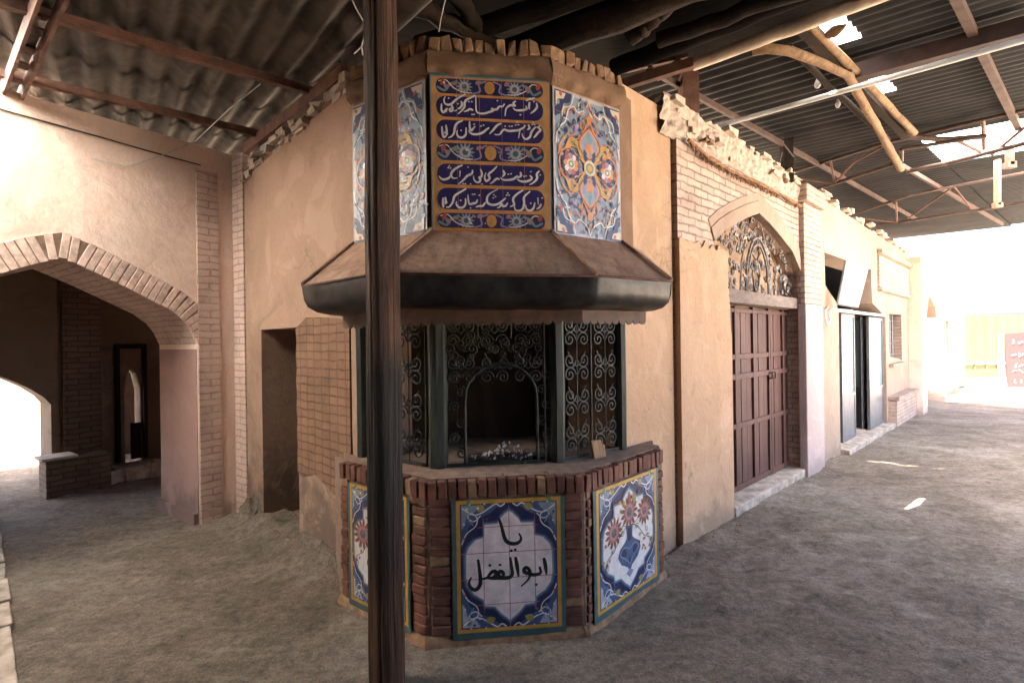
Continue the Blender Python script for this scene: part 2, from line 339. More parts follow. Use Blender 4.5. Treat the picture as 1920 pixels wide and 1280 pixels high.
# ------------------------------------------------------------------ mesh builder
class MB:
    def __init__(s, fr=WORLD):
        s.v = []; s.f = []; s.mi = []; s.mats = []; s.sm = []; s.fr = fr; s.cm = None; s.csm = False
    def use(s, mat, smooth=False): s.cm = mat; s.csm = smooth; return s
    def add(s, vs, fs):
        o = len(s.v); s.v += [tuple(p) for p in vs]
        if s.cm not in s.mats: s.mats.append(s.cm)
        i = s.mats.index(s.cm)
        for f in fs:
            s.f.append([o + k for k in f]); s.mi.append(i); s.sm.append(s.csm)
        return s
    def box(s, a0, a1, d0, d1, z0, z1, fr=None, jit=0):
        fr = fr or s.fr
        ps = [fr.P(a, d, z) for z in (z0, z1) for d in (d0, d1) for a in (a0, a1)]
        if jit: ps = [p + V3((rng.uniform(-jit, jit), rng.uniform(-jit, jit), rng.uniform(-jit, jit))) for p in ps]
        return s.add(ps, [(0, 2, 3, 1), (4, 5, 7, 6), (0, 1, 5, 4), (2, 6, 7, 3), (0, 4, 6, 2), (1, 3, 7, 5)])
    def obox(s, c, ax, ay, az, hx, hy, hz, jit=0):     # oriented box, centre and half sizes
        ps = [c + ax * (i * hx) + ay * (j * hy) + az * (k * hz) for k in (-1, 1) for j in (-1, 1) for i in (-1, 1)]
        if jit: ps = [p + V3((rng.uniform(-jit, jit), rng.uniform(-jit, jit), rng.uniform(-jit, jit))) for p in ps]
        return s.add(ps, [(0, 2, 3, 1), (4, 5, 7, 6), (0, 1, 5, 4), (2, 6, 7, 3), (0, 4, 6, 2), (1, 3, 7, 5)])
    def bar(s, p, q, w, h, up=None):
        p, q = V3(p), V3(q); d = (q - p); L = d.length; d.normalize()
        up = V3(up) if up is not None else (V3((0, 0, 1)) if abs(d.z) < .95 else V3((1, 0, 0)))
        x = d.cross(up).normalized(); u = x.cross(d).normalized()
        return s.obox((p + q) / 2, d, x, u, L / 2, w / 2, h / 2)
    def tube(s, pts, r, n=6, caps=True, wob=0):
        pts = [V3(p) for p in pts]
        k = len(pts)
        rs = r if isinstance(r, (list, tuple)) else [r] * k
        t0 = (pts[1] - pts[0]).normalized()
        x = t0.cross(V3((0, 0, 1)))
        if x.length < .05: x = t0.cross(V3((1, 0, 0)))
        x.normalize()
        vs = []
        for i in range(k):
            t = (pts[min(i + 1, k - 1)] - pts[max(i - 1, 0)])
            if t.length < 1e-9: t = t0
            t.normalize()
            x = (x - t * x.dot(t))
            if x.length < 1e-6: x = t.orthogonal()
            x.normalize(); y = t.cross(x)
            for j in range(n):
                an = 2 * math.pi * j / n
                rr = rs[i]
                if wob: rr *= 1 + wob * noise.noise(V3((math.cos(an) * 2 + i * .35, math.sin(an) * 2, i * .5 + pts[0].x * 7)))
                vs.append(pts[i] + (x * math.cos(an) + y * math.sin(an)) * rr)
        fs = [(i * n + j, i * n + (j + 1) % n, (i + 1) * n + (j + 1) % n, (i + 1) * n + j) for i in range(k - 1) for j in range(n)]
        s.add(vs, fs)
        if caps:
            sm = s.csm; s.csm = False
            s.add(vs[:n], [tuple(range(n - 1, -1, -1))]); s.add(vs[-n:], [tuple(range(n))]); s.csm = sm
        return s
    def plate(s, outer, holes, d0, d1, fr=None, sides=True, back=True):   # (a,z) outline with holes, from depth d0 to d1
        fr = fr or s.fr
        loops = [outer] + list(holes)
        tri = tessellate_polygon([[V3((a, z, 0)) for a, z in L] for L in loops])
        flat = [p for L in loops for p in L]
        s.add([fr.P(a, d1, z) for a, z in flat], tri)
        if back: s.add([fr.P(a, d0, z) for a, z in flat], [t[::-1] for t in tri])
        if sides:
            for L in loops:
                k = len(L)
                s.add([fr.P(a, d1, z) for a, z in L] + [fr.P(a, d0, z) for a, z in L],
                      [(i, (i + 1) % k, k + (i + 1) % k, k + i) for i in range(k)])
        return s
    def prism(s, poly, z0, z1):
        k = len(poly)
        tri = tessellate_polygon([[V3((x, y, 0)) for x, y in poly]])
        s.add([(x, y, z1) for x, y in poly], tri); s.add([(x, y, z0) for x, y in poly], [t[::-1] for t in tri])
        s.add([(x, y, z0) for x, y in poly] + [(x, y, z1) for x, y in poly], [(i, (i + 1) % k, k + (i + 1) % k, k + i) for i in range(k)])
        return s
    def build(s, name, parent=None, bevel=0):
        me = bpy.data.meshes.new(name)
        me.from_pydata(s.v, [], s.f)
        for m in s.mats: me.materials.append(m)
        me.polygons.foreach_set('material_index', s.mi)
        me.polygons.foreach_set('use_smooth', s.sm)
        bm = bmesh.new(); bm.from_mesh(me)
        bmesh.ops.recalc_face_normals(bm, faces=bm.faces)
        bm.to_mesh(me); bm.free()
        uv = me.uv_layers.new(name='UVMap')
        fr = s.fr
        for p in me.polygons:
            n = p.normal
            an, az, as_ = abs(n.dot(fr.n)), abs(n.z), abs(n.dot(fr.s))
            for li in p.loop_indices:
                c = V3(me.vertices[me.loops[li].vertex_index].co)
                a, d, z = fr.loc(c)
                if az > .75: q = (a, d)
                elif an >= as_: q = (a, z)
                else: q = (d, z)
                uv.data[li].uv = q
        o = bpy.data.objects.new(name, me); col.objects.link(o)
        if parent is not None: o.parent = parent; o.matrix_parent_inverse = parent.matrix_world.inverted()
        if bevel:
            bv = o.modifiers.new('bevel', 'BEVEL'); bv.width = bevel; bv.segments = 2; bv.limit_method = 'ANGLE'
        return o
def thing(name, label, cat, loc=(0, 0, 0), group=None):
    o = bpy.data.objects.new(name, None); col.objects.link(o); o.location = loc
    o.matrix_world = Matrix.Translation(V3(loc))
    o['label'] = label; o['category'] = cat
    if group: o['group'] = group
    return o
def tag(o, label, cat, group=None):
    o['label'] = label; o['category'] = cat
    if group: o['group'] = group
    return o

def ratio(p, q, t): return p + (q - p) * t
def ncurve(p, q, n, amp, seed):
    p, q = V3(p), V3(q)
    return [ratio(p, q, i / n) + V3((noise.noise(V3((i * .7, seed, 0))), noise.noise(V3((i * .7, seed, 9))), noise.noise(V3((i * .7, seed, 19))))) * amp * math.sin(math.pi * i / n) for i in range(n + 1)]

# ------------------------------------------------------------------ flat tile art
class Art:
    def __init__(s, fr, a0, z0, W, H, d0):
        s.mb = MB(fr); s.fr = fr; s.a0, s.z0, s.W, s.H, s.d = a0, z0, W, H, d0; s.k = 0; s.flip = False; s.step = .00003
    def P(s, u, v):
        if s.flip: u = 1 - u
        return s.fr.P(s.a0 + u * s.W, s.d + s.k * .00001, s.z0 + v * s.H)
    def poly(s, pts, g):
        s.k += s.step * 1e5; s.mb.use(G[g])
        tri = tessellate_polygon([[V3((u, v, 0)) for u, v in pts]])
        s.mb.add([s.P(u, v) for u, v in pts], tri)
    def rect(s, u0, v0, u1, v1, g): s.poly([(u0, v0), (u1, v0), (u1, v1), (u0, v1)], g)
    def disc(s, u, v, r, g, n=14, ry=None, rot=0):           # r in metres
        ry = ry or r
        pts = []
        for i in range(n):
            t = 2 * math.pi * i / n; x, y = r * math.cos(t), ry * math.sin(t)
            pts.append((u + (x * math.cos(rot) - y * math.sin(rot)) / s.W, v + (x * math.sin(rot) + y * math.cos(rot)) / s.H))
        s.poly(pts, g)
    def leaf(s, u, v, L, wd, rot, g):
        pts = []
        for i in range(7):
            t = i / 6; pts.append((t * L, wd * math.sin(math.pi * t ** .8)))
        pts += [(x, -y) for x, y in reversed(pts[1:-1])]
        s.poly([(u + (x * math.cos(rot) - y * math.sin(rot)) / s.W, v + (x * math.sin(rot) + y * math.cos(rot)) / s.H) for x, y in pts], g)
    def stroke(s, pts, wd, g, taper=False):                   # uv points, width in metres
        s.k += s.step * 1e5; s.mb.use(G[g])
        q = [V3((u * s.W, v * s.H, 0)) for u, v in pts]
        # resample smoothly
        if len(q) > 2:
            r = []
            for i in range(len(q) - 1):
                p0, p1, p2, p3 = q[max(i - 1, 0)], q[i], q[i + 1], q[min(i + 2, len(q) - 1)]
                for j in range(4):
                    t = j / 4
                    r.append(.5 * ((2 * p1) + (p2 - p0) * t + (2 * p0 - 5 * p1 + 4 * p2 - p3) * t * t + (3 * p1 - p0 - 3 * p2 + p3) * t ** 3))
            q = r + [q[-1]]
        n = len(q); L = []; Rr = []
        for i in range(n):
            t = (q[min(i + 1, n - 1)] - q[max(i - 1, 0)])
            if t.length < 1e-9: t = V3((1, 0, 0))
            t.normalize(); pn = V3((-t.y, t.x, 0))
            ww = wd / 2
            if taper: ww *= .45 + .75 * math.sin(math.pi * min(1, .12 + .88 * i / (n - 1)))
            if i == 0: c = q[i] - t * ww * .6
            elif i == n - 1: c = q[i] + t * ww * .6
            else: c = q[i]
            L.append(c + pn * ww); Rr.append(c - pn * ww)
        vs = [s.P(p.x / s.W, p.y / s.H) for p in L + Rr]
        s.mb.add(vs, [(i, i + 1, n + i + 1, n + i) for i in range(n - 1)])
    def flower(s, u, v, r, petals, gp, gc, gm=None):
        for i in range(petals):
            t = 2 * math.pi * i / petals
            s.leaf(u + .55 * r * math.cos(t) / s.W, v + .55 * r * math.sin(t) / s.H, r * .75, r * .16, t, gp)
        s.disc(u, v, r * .75, gc, 16)
        if gm: s.disc(u, v, r * .4, gm, 12)
    def scroll(s, u, v, r, turns, start, g, wd, hand=1):
        pts = []
        n = int(14 * turns)
        for i in range(n + 1):
            t = i / n; rr = r * (1 - .85 * t); an = start + hand * 2 * math.pi * turns * t
            pts.append((u + rr * math.cos(an) / s.W, v + rr * math.sin(an) / s.H))
        s.stroke(pts, wd, g)
    def build(s, name, parent): return s.mb.build(name, parent)

def homog(src, dst):
    A = []; b = []
    for (x, y), (u, v) in zip(src, dst):
        A.append([x, y, 1, 0, 0, 0, -u * x, -u * y]); b.append(u)
        A.append([0, 0, 0, x, y, 1, -v * x, -v * y]); b.append(v)
    h = np.linalg.solve(np.array(A, float), np.array(b, float))
    def f(x, y):
        d = h[6] * x + h[7] * y + 1
        return ((h[0] * x + h[1] * y + h[2]) / d, (h[3] * x + h[4] * y + h[5]) / d)
    return f

# ================================================================== GROUND
def ground_h(x, y):
    h = .016 * noise.noise(V3((x * .8, y * .8, 0)))
    k = .6 + .8 * max(0, min(1, .5 + noise.noise(V3((x * .7, y * .7, 11)))))
    h += k * (.020 * (abs(noise.noise(V3((x * 2.6, y * 3.4, 3)))) - .25) + .014 * noise.noise(V3((x * 6, y * 7.5, 4))) + .010 * (abs(noise.noise(V3((x * 10, y * 13, 6)))) - .25))
    a, d, _ = FL.loc(V3((x, y, 0)))
    if -.1 < a < 2.3 and -.2 < d < .6:
        k = max(0, 1 - max(0, d) / .5) * min(1, (a + .1) / .3) * min(1, (2.3 - a) / .3)
        h += .13 * k * k * (1 + .5 * noise.noise(V3((x * 5, y * 5, 1))))
    a, d, _ = FR.loc(V3((x, y, 0)))
    if -1.8 < a < 20 and 0 <= d < .3: h += .03 * (1 - d / .3) ** 2
    return h
xs = [-150, -80, -40, -20, -12, -9, -7, -6] + [-5.2 + .045 * i for i in range(int(11.5 / .045))] + [6.6, 7, 7.5, 8, 9, 10, 12, 15, 20, 40, 80, 150]
ys = [-150, -80, -40, -20, -10, -6, -4, -2, -1, 0, .8, 1.2] + [1.6 + .045 * i for i in range(int(5.4 / .045))] + [7.1, 7.4, 7.8, 8.3, 9, 10, 12, 14, 17, 25, 40, 80, 150]
gb = MB().use(M['ground'], True)
gb.add([(x, y, ground_h(x, y) if (abs(x) < 9 and -2 < y < 12) else 0) for y in ys for x in xs],
       [(j * len(xs) + i, j * len(xs) + i + 1, (j + 1) * len(xs) + i + 1, (j + 1) * len(xs) + i) for j in range(len(ys) - 1) for i in range(len(xs) - 1)])
g = gb.build('ground'); g['kind'] = 'structure'
pb = MB().use(M['stone'])
rp = random.Random(9)
for k in range(900):
    x = rp.uniform(-4, 7); y = rp.uniform(1.9, 8)
    if rp.random() < .5:
        t = rp.uniform(-1.6, 6); q = FR.P(t, rp.uniform(.02, .25), 0); x, y = q.x, q.y
    r_ = rp.uniform(.003, .010) * (1.6 if rp.random() < .06 else 1)
    c = V3((x, y, ground_h(x, y) + r_ * .3))
    ps = [c + V3((r_ * rp.uniform(.6, 1.3) * a, r_ * rp.uniform(.6, 1.3) * b_, r_ * .6 * d)) for a, b_, d in ((1, 0, 0), (-1, 0, 0), (0, 1, 0), (0, -1, 0), (0, 0, 1), (0, 0, -1))]
    pb.add(ps, [(0, 2, 4), (2, 1, 4), (1, 3, 4), (3, 0, 4), (2, 0, 5), (1, 2, 5), (3, 1, 5), (0, 3, 5)])
pb = pb.build('gravel'); pb['kind'] = 'stuff'; pb['label'] = 'loose small stones scattered over the packed earth'; pb['category'] = 'gravel'
pv = MB().use(M['bounce_paving'])  # pale paving added beyond the roof to bounce sunlight under it
pv.add([(7.0, -30, .03), (60, -30, .03), (60, 60, .03), (22, 60, .03), (12.5, 8.5, .03), (7.5, 3.5, .03)], [(0, 1, 2, 3, 4, 5)])
pv = pv.build('bounce_paving'); pv['kind'] = 'structure'

pe = MB().use(M['stone'])
e0, e1_ = V3((-2.30, 2.33, 0)), V3((-4.75, 4.62, 0)); ed_ = (e1_ - e0).normalized(); en_ = V3((-ed_.y, ed_.x, 0))
if en_.x > 0: en_ = -en_
for i in range(-2, 9):
    for j in range(2):
        c = e0 + ed_ * (.2 + .40 * i) + en_ * (.24 + .46 * j); c.z = ground_h(c.x, c.y) * .3 + rng.uniform(-.008, .008) - .02
        pe.obox(c, ed_, en_, V3((rng.uniform(-.02, .02), rng.uniform(-.02, .02), 1)).normalized(), .195, .225, .05, .008)
pe = pe.build('pavement', None, .008); pe['kind'] = 'structure'

# ================================================================== FOUNTAIN KIOSK
kiosk = thing('fountain_kiosk', 'octagonal corner fountain kiosk with painted tile panels, sheet metal canopy and green iron grilles', 'fountain', (0, 3.0, 0))
A1, B1, C1, D1 = V3((-1.02, 3.25, 0)), V3((-.46, 2.90, 0)), V3((.25, 3.0, 0)), V3((.75, 3.35, 0))
fL, fF, fR = frame2(A1, B1), frame2(B1, C1), frame2(C1, D1)
lens = [(B1 - A1).length, (C1 - B1).length, (D1 - C1).length]
# upper wall
mb = MB(fF).use(M['mud'])
back = [(1.6, 4.3), (-.1, 4.6), (-1.9, 4.3)]
mb.prism([(A1.x, A1.y), (B1.x, B1.y), (C1.x, C1.y), (D1.x, D1.y)] + back, 1.72, 3.26)
mb.build('upper_wall', kiosk, .05)
# mud band under the crown, bulging a little
mb = MB(fF).use(M['mud'], True)
for fr, L in ((fL, lens[0]), (fF, lens[1]), (fR, lens[2])):
    nu, nv = 28, 6
    vs = []
    for j in range(nv + 1):
        for i in range(nu + 1):
            a = -.01 + (L + .02) * i / nu; t = j / nv
            z = 3.165 + .15 * t - (.02 + .03 * noise.noise(V3((a * 9, fr.o.x, 4)))) * (1 - t)
            d = .012 + .03 * math.sin(math.pi * min(1, t * .8 + .2)) + .016 * noise.noise(V3((a * 7, z * 9, fr.o.x)))
            if j in (0, nv): d = -.02
            vs.append(fr.P(a, d, z))
    mb.add(vs, [(j * (nu + 1) + i, j * (nu + 1) + i + 1, (j + 1) * (nu + 1) + i + 1, (j + 1) * (nu + 1) + i) for j in range(nv) for i in range(nu)])
mb.build('mud_cornice', kiosk)
mb = MB(fF)
for fr, L, n in ((fL, lens[0], 10), (fF, lens[1], 11), (fR, lens[2], 10)):
    for i in range(n):
        a = L * (i + .5) / n; h = .085 + rng.uniform(-.02, .015); tl = rng.uniform(-.1, .1)
        mb.use(M['brick_old'] if rng.random() < .8 else M['mud'])
        ax = (fr.s + V3((0, 0, tl))).normalized(); az = V3((0, 0, 1)) - ax * ax.z; az.normalize()
        mb.obox(fr.P(a, -.03 + rng.uniform(-.012, .012), 3.31 + h / 2 - .02), ax, fr.n, az, L / n * .43, .06, h / 2, .013)
o = mb.build('brick_crown', kiosk, .008)

# --- niche interior
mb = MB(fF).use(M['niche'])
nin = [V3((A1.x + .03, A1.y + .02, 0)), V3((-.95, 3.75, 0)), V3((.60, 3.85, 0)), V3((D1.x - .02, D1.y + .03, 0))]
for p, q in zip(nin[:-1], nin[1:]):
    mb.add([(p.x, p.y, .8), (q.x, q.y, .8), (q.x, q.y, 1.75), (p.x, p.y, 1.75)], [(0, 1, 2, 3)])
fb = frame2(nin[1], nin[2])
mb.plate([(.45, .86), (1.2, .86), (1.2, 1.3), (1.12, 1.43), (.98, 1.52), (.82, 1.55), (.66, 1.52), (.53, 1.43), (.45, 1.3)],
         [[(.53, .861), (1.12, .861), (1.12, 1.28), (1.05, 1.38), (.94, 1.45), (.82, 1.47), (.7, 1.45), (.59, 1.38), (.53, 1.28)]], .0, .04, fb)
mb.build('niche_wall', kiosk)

# --- counter
CA, CB, CC, CD = V3((-1.07, 3.09, 0)), V3((-.46, 2.63, 0)), V3((.38, 2.72, 0)), V3((.99, 3.34, 0))
gL, gF, gR = frame2(CA, CB), frame2(CB, CC), frame2(CC, CD)
glen = [(CB - CA).length, (CC - CB).length, (CD - CC).length]
mb = MB(gF).use(M['mortar'])
cpoly = [(CA.x, CA.y), (CB.x, CB.y), (CC.x, CC.y), (CD.x, CD.y), (1.05, 3.60), (.7, 4.1), (-.7, 4.1), (-1.22, 3.40)]
mb.prism(cpoly, -.05, .835)
# flared plinth
for fr, L in ((gL, glen[0]), (gF, glen[1]), (gR, glen[2])):
    mb.use(M['brick_old'])
    n = 14
    vs = []
    for i in range(n + 1):
        a = -.02 + (L + .04) * i / n
        w_ = .028 + .014 * noise.noise(V3((a * 8, fr.o.x, 2))); h_ = .05 + .022 * noise.noise(V3((a * 6, fr.o.x, 8)))
        vs += [fr.P(a, w_, -.03), fr.P(a, w_ * .75, h_ * .6), fr.P(a, .004, h_)]
    mb.csm = True
    mb.add(vs, [(3 * i + k, 3 * i + 3 + k, 3 * i + 4 + k, 3 * i + 1 + k) for i in range(n) for k in (0, 1)])
mb.build('counter', kiosk)
# bricks on the counter: header course along the top and stacked bricks at corners
mb = MB(gF).use(M['brick_red'])
def bricks_face(fr, L):
    n = int(L / .052)
    for i in range(n):
        a0 = L * i / n + .004; a1 = L * (i + 1) / n - .004
        h0 = .775 + rng.uniform(-.004, .004)
        mb.use(M['brick_red'] if rng.random() < .94 else M['brick_old'])
        mb.box(a0, a1, -.10, .016 + rng.uniform(-.004, .004), h0, .868 + rng.uniform(-.006, .004), fr, .003)
def bricks_col(fr, a0, a1, z0=.06, z1=.76):
    z = z0
    while z < z1 - .02:
        h = .052
        mb.use(M['brick_red'] if rng.random() < .94 else M['brick_old'])
        mb.box(a0 + rng.uniform(0, .008), a1 - rng.uniform(0, .008), -.05, .014 + rng.uniform(-.004, .004), z, z + h - .008, fr, .003)
        z += h
bricks_face(gL, glen[0]); bricks_face(gF, glen[1]); bricks_face(gR, glen[2])
bricks_col(gL, .005, .085); bricks_col(gL, glen[0] - .11, glen[0] - .005)
bricks_col(gF, .01, .125); bricks_col(gF, glen[1] - .115, glen[1] - .01)
bricks_col(gR, .01, .05); bricks_col(gR, glen[2] - .085, glen[2] - .008)
fside = frame2(CD, V3((1.05, 3.60, 0)))
mb.build('brick_facing', kiosk, .006)
mb = MB(gF).use(M['mortar'], True)
def inset(poly, k):
    cx = sum(p[0] for p in poly) / len(poly); cy = sum(p[1] for p in poly) / len(poly)
    return [(cx + (x - cx) * k, cy + (y - cy) * k) for x, y in poly]
mb.prism(inset(cpoly, .955), .83, .872)
mb.build('counter_top', kiosk, .01)

# --- lower tile panels
def cusp():     # medallion outline, right half of unit square from top to bottom, mirrored
    r = [(.5, .955), (.545, .93), (.60, .885), (.625, .85), (.76, .845), (.765, .74), (.86, .72), (.93, .66), (.955, .60), (.96, .42), (.94, .34), (.88, .27), (.78, .22), (.765, .165), (.66, .155), (.60, .10), (.5, .035)]
    return r + [(1 - u, v) for u, v in reversed(r[1:-1])]
def lower_panel(fr, a0, W, z0, H, kind):
    A = Art(fr, a0, z0, W, H, .020)
    A.rect(-.042, -.05, 1.042, 1.0, 'teal')
    A.rect(0, 0, 1, 1, 'gold'); A.rect(.006, .006, .994, .994, 'yellow'); A.rect(.038, .03, .962, .97, 'navy')
    cu = cusp()
    rr = random.Random(5)
    # corner blue patches
    for fu in (0, 1):
        for fv in (0, 1):
            q = lambda u, v: (u if not fu else 1 - u, v if not fv else 1 - v)
            A.poly([q(.045, .035), q(.46, .035), q(.40, .05), q(.33, .10), q(.22, .14), q(.12, .20), q(.08, .30), q(.045, .36)], 'blue')
            A.poly([q(.05, .04), q(.22, .04), q(.18, .09), q(.10, .12), q(.07, .20), q(.05, .22)], 'pale' if fv else 'grey')
            A.leaf(*q(.10, .05), .05, .012, 1.2 if not fu else 1.9, 'green')
            A.stroke([q(.06, .06), q(.16, .11), q(.24, .10), q(.33, .055), q(.38, .035), q(.42, .055), q(.46, .035)], .007, 'white')
            A.stroke([q(.05, .33), q(.10, .25), q(.18, .20), q(.20, .14), q(.15, .10), q(.11, .13), q(.17, .16), q(.23, .12)], .006, 'white')
            A.stroke([q(.13, .07), q(.12, .14), q(.16, .19)], .005, 'pale')
            A.leaf(*q(.27, .075), .055, .02, (.35 if fu == fv else math.pi - .35) * (1) if not fu else math.pi - .35, 'gold')
            A.disc(*q(.07, .285), .007, 'red', 8); A.disc(*q(.075, .18), .005, 'white', 8)
            for k in range(7):
                A.disc(*q(rr.uniform(.05, .3), rr.uniform(.04, .16)), rr.uniform(.003, .007), rr.choice(['navy', 'white', 'red', 'sky', 'green', 'lilac']), 7)
            for k in range(5): A.disc(*q(.06 + .07 * k, .033), .0045, 'white' if k % 2 else 'red', 6)
    A.poly([(.5 + (u - .5) * 1.0, .5 + (v - .5) * 1.0) for u, v in cu], 'navy')
    A.poly([(.5 + (u - .5) * .965, .5 + (v - .5) * .965) for u, v in cu], 'blue')
    A.poly([(.5 + (u - .5) * .93, .5 + (v - .5) * .93) for u, v in cu], 'sky')
    A.poly([(.5 + (u - .5) * .895, .5 + (v - .5) * .90) for u, v in cu], 'pinkw' if kind == 'text' else 'white')
    if kind == 'text':
        for i in range(1, 4):
            u = .01 + .98 * i / 4; A.stroke([(u, .03 if i == 2 else .15), (u, .95 if i == 2 else .86)], .0038, 'grout')
        for j in range(1, 5):
            v = .012 + .976 * j / 5; A.stroke([(.02 if j in (2, 3) else .2, v), (.98 if j in (2, 3) else .78, v)], .0038, 'grout')
        H_ = homog([(18, 75), (945, 25), (970, 1165), (35, 1245)], [(0, 1), (1, 1), (1, 0), (0, 0)])
        T = [[(402, 225), (425, 290), (445, 370), (468, 418), (510, 440), (560, 438), (592, 415), (598, 385), (580, 352)],
             [(803, 568), (816, 630), (826, 705)],
             [(765, 645), (775, 690), (745, 708), (705, 712), (670, 700), (632, 690), (628, 662), (652, 650), (678, 678), (680, 720), (655, 765), (603, 812)],
             [(550, 562), (565, 640), (578, 728)],
             [(503, 565), (515, 640), (522, 705), (500, 735), (455, 742), (405, 742), (345, 745), (300, 742), (265, 752), (240, 740)],
             [(440, 735), (443, 700), (415, 685), (398, 705), (412, 728), (440, 730)],
             [(305, 735), (335, 695), (368, 685), (378, 712), (350, 738), (310, 742)],
             [(218, 588), (228, 660), (238, 740), (236, 800), (205, 845), (165, 842), (140, 808), (140, 775), (158, 742)]]
        for t in T: A.stroke([H_(x, y) for x, y in t], .0178, 'black', True)
        for x, y in ((512, 502), (547, 494), (735, 798), (322, 632), (413, 628)):
            A.poly([H_(x - 17, y), H_(x, y - 15), H_(x + 17, y), H_(x, y + 15)], 'black')
    else:
        for i in range(1, 4):
            u = i / 4; A.stroke([(u, .05), (u, .95)], .0016, 'grey')
        for j in range(1, 5): A.stroke([(.05, j / 5), (.95, j / 5)], .0016, 'grey')
        # vase
        A.poly([(.5, .20), (.535, .25), (.64, .30), (.69, .37), (.66, .43), (.58, .47), (.545, .50), (.555, .58), (.57, .60), (.43, .60), (.445, .58), (.455, .50), (.42, .47), (.34, .43), (.31, .37), (.36, .30), (.465, .25)], 'blue')
        A.poly([(.5, .155), (.56, .20), (.5, .235), (.44, .20)], 'lilac')
        for sgn in (-1, 1):
            A.disc(.5 + sgn * .095, .385, .034, 'navy', 14, .022, sgn * .6)
            A.stroke([(.5, .27), (.5 + sgn * .07, .33), (.5 + sgn * .15, .38), (.5 + sgn * .09, .43), (.5, .40)], .006, 'pale')
        A.rect(.47, .47, .53, .58, 'navy'); A.leaf(.5, .27, .05, .008, math.pi / 2, 'black')
        # stems and flowers
        for (u, v) in ((.25, .60), (.5, .72), (.76, .68)):
            A.stroke([(.5, .59), ((u + .5) / 2 + .01, .62), (u, v)], .004, 'black')
        for (u, v, r) in ((.25, .60, .058), (.5, .715, .062), (.76, .665, .056)):
            A.flower(u, v, r * 1.25, 13, 'brown', 'red', None); A.disc(u, v, r * .78, 'mauve', 16); A.disc(u, v, r * .45, 'teal', 12); A.disc(u, v + .012, r * .22, 'red', 8)
        for k in range(26):
            side = rr.choice((-1, 1)); u = .5 + side * rr.uniform(.14, .40); v = rr.uniform(.30, .52) if k < 16 else rr.uniform(.76, .86)
            if k >= 16: u = .5 + side * rr.uniform(.02, .22)
            A.leaf(u, v, rr.uniform(.022, .045), rr.uniform(.006, .011), rr.uniform(0, 6.28), rr.choice(['brown', 'red', 'gold', 'black', 'orange', 'mauve', 'green']))
        for side in (-1, 1):
            A.stroke([(.5 + side * .05, .60), (.5 + side * .15, .55), (.5 + side * .25, .45), (.5 + side * .36, .40), (.5 + side * .38, .32)], .004, 'black')
            A.scroll(.5 + side * .12, .565, .02, 1.3, 0, 'black', .004, side)
            A.scroll(.5 + side * .37, .34, .022, 1.3, 1, 'brown', .004, side)
            A.scroll(.5 + side * .30, .50, .02, 1.2, 2, 'brown', .004, side)
        A.leaf(.5, .79, .075, .016, math.pi / 2, 'red'); A.leaf(.42, .77, .06, .012, 1.9, 'gold'); A.leaf(.58, .77, .06, .012, 1.2, 'gold')
    return A
def bx(fr, a0, W, z0, H):       # cement bed behind a panel
    mb = MB(fr).use(M['mortar']); mb.box(a0 - .04, a0 + W + .04, -.02, .016, z0 - .045, z0 + H + .01); return mb
W_ = .56; a_f = .15
lower_panel(gF, a_f, W_, .065, .70, 'text').build('tile_panel', kiosk)['label'] = 'white tile panel with black lettering in a blue border'
lower_panel(gR, .085, glen[2] - .20, .065, .70, 'vase').build('tile_panel', kiosk)['label'] = 'tile panel with a blue vase of flowers'
lower_panel(gL, .115, glen[0] - .255, .065, .70, 'vase').build('tile_panel', kiosk)['label'] = 'tile panel of flowers partly behind the wooden post'
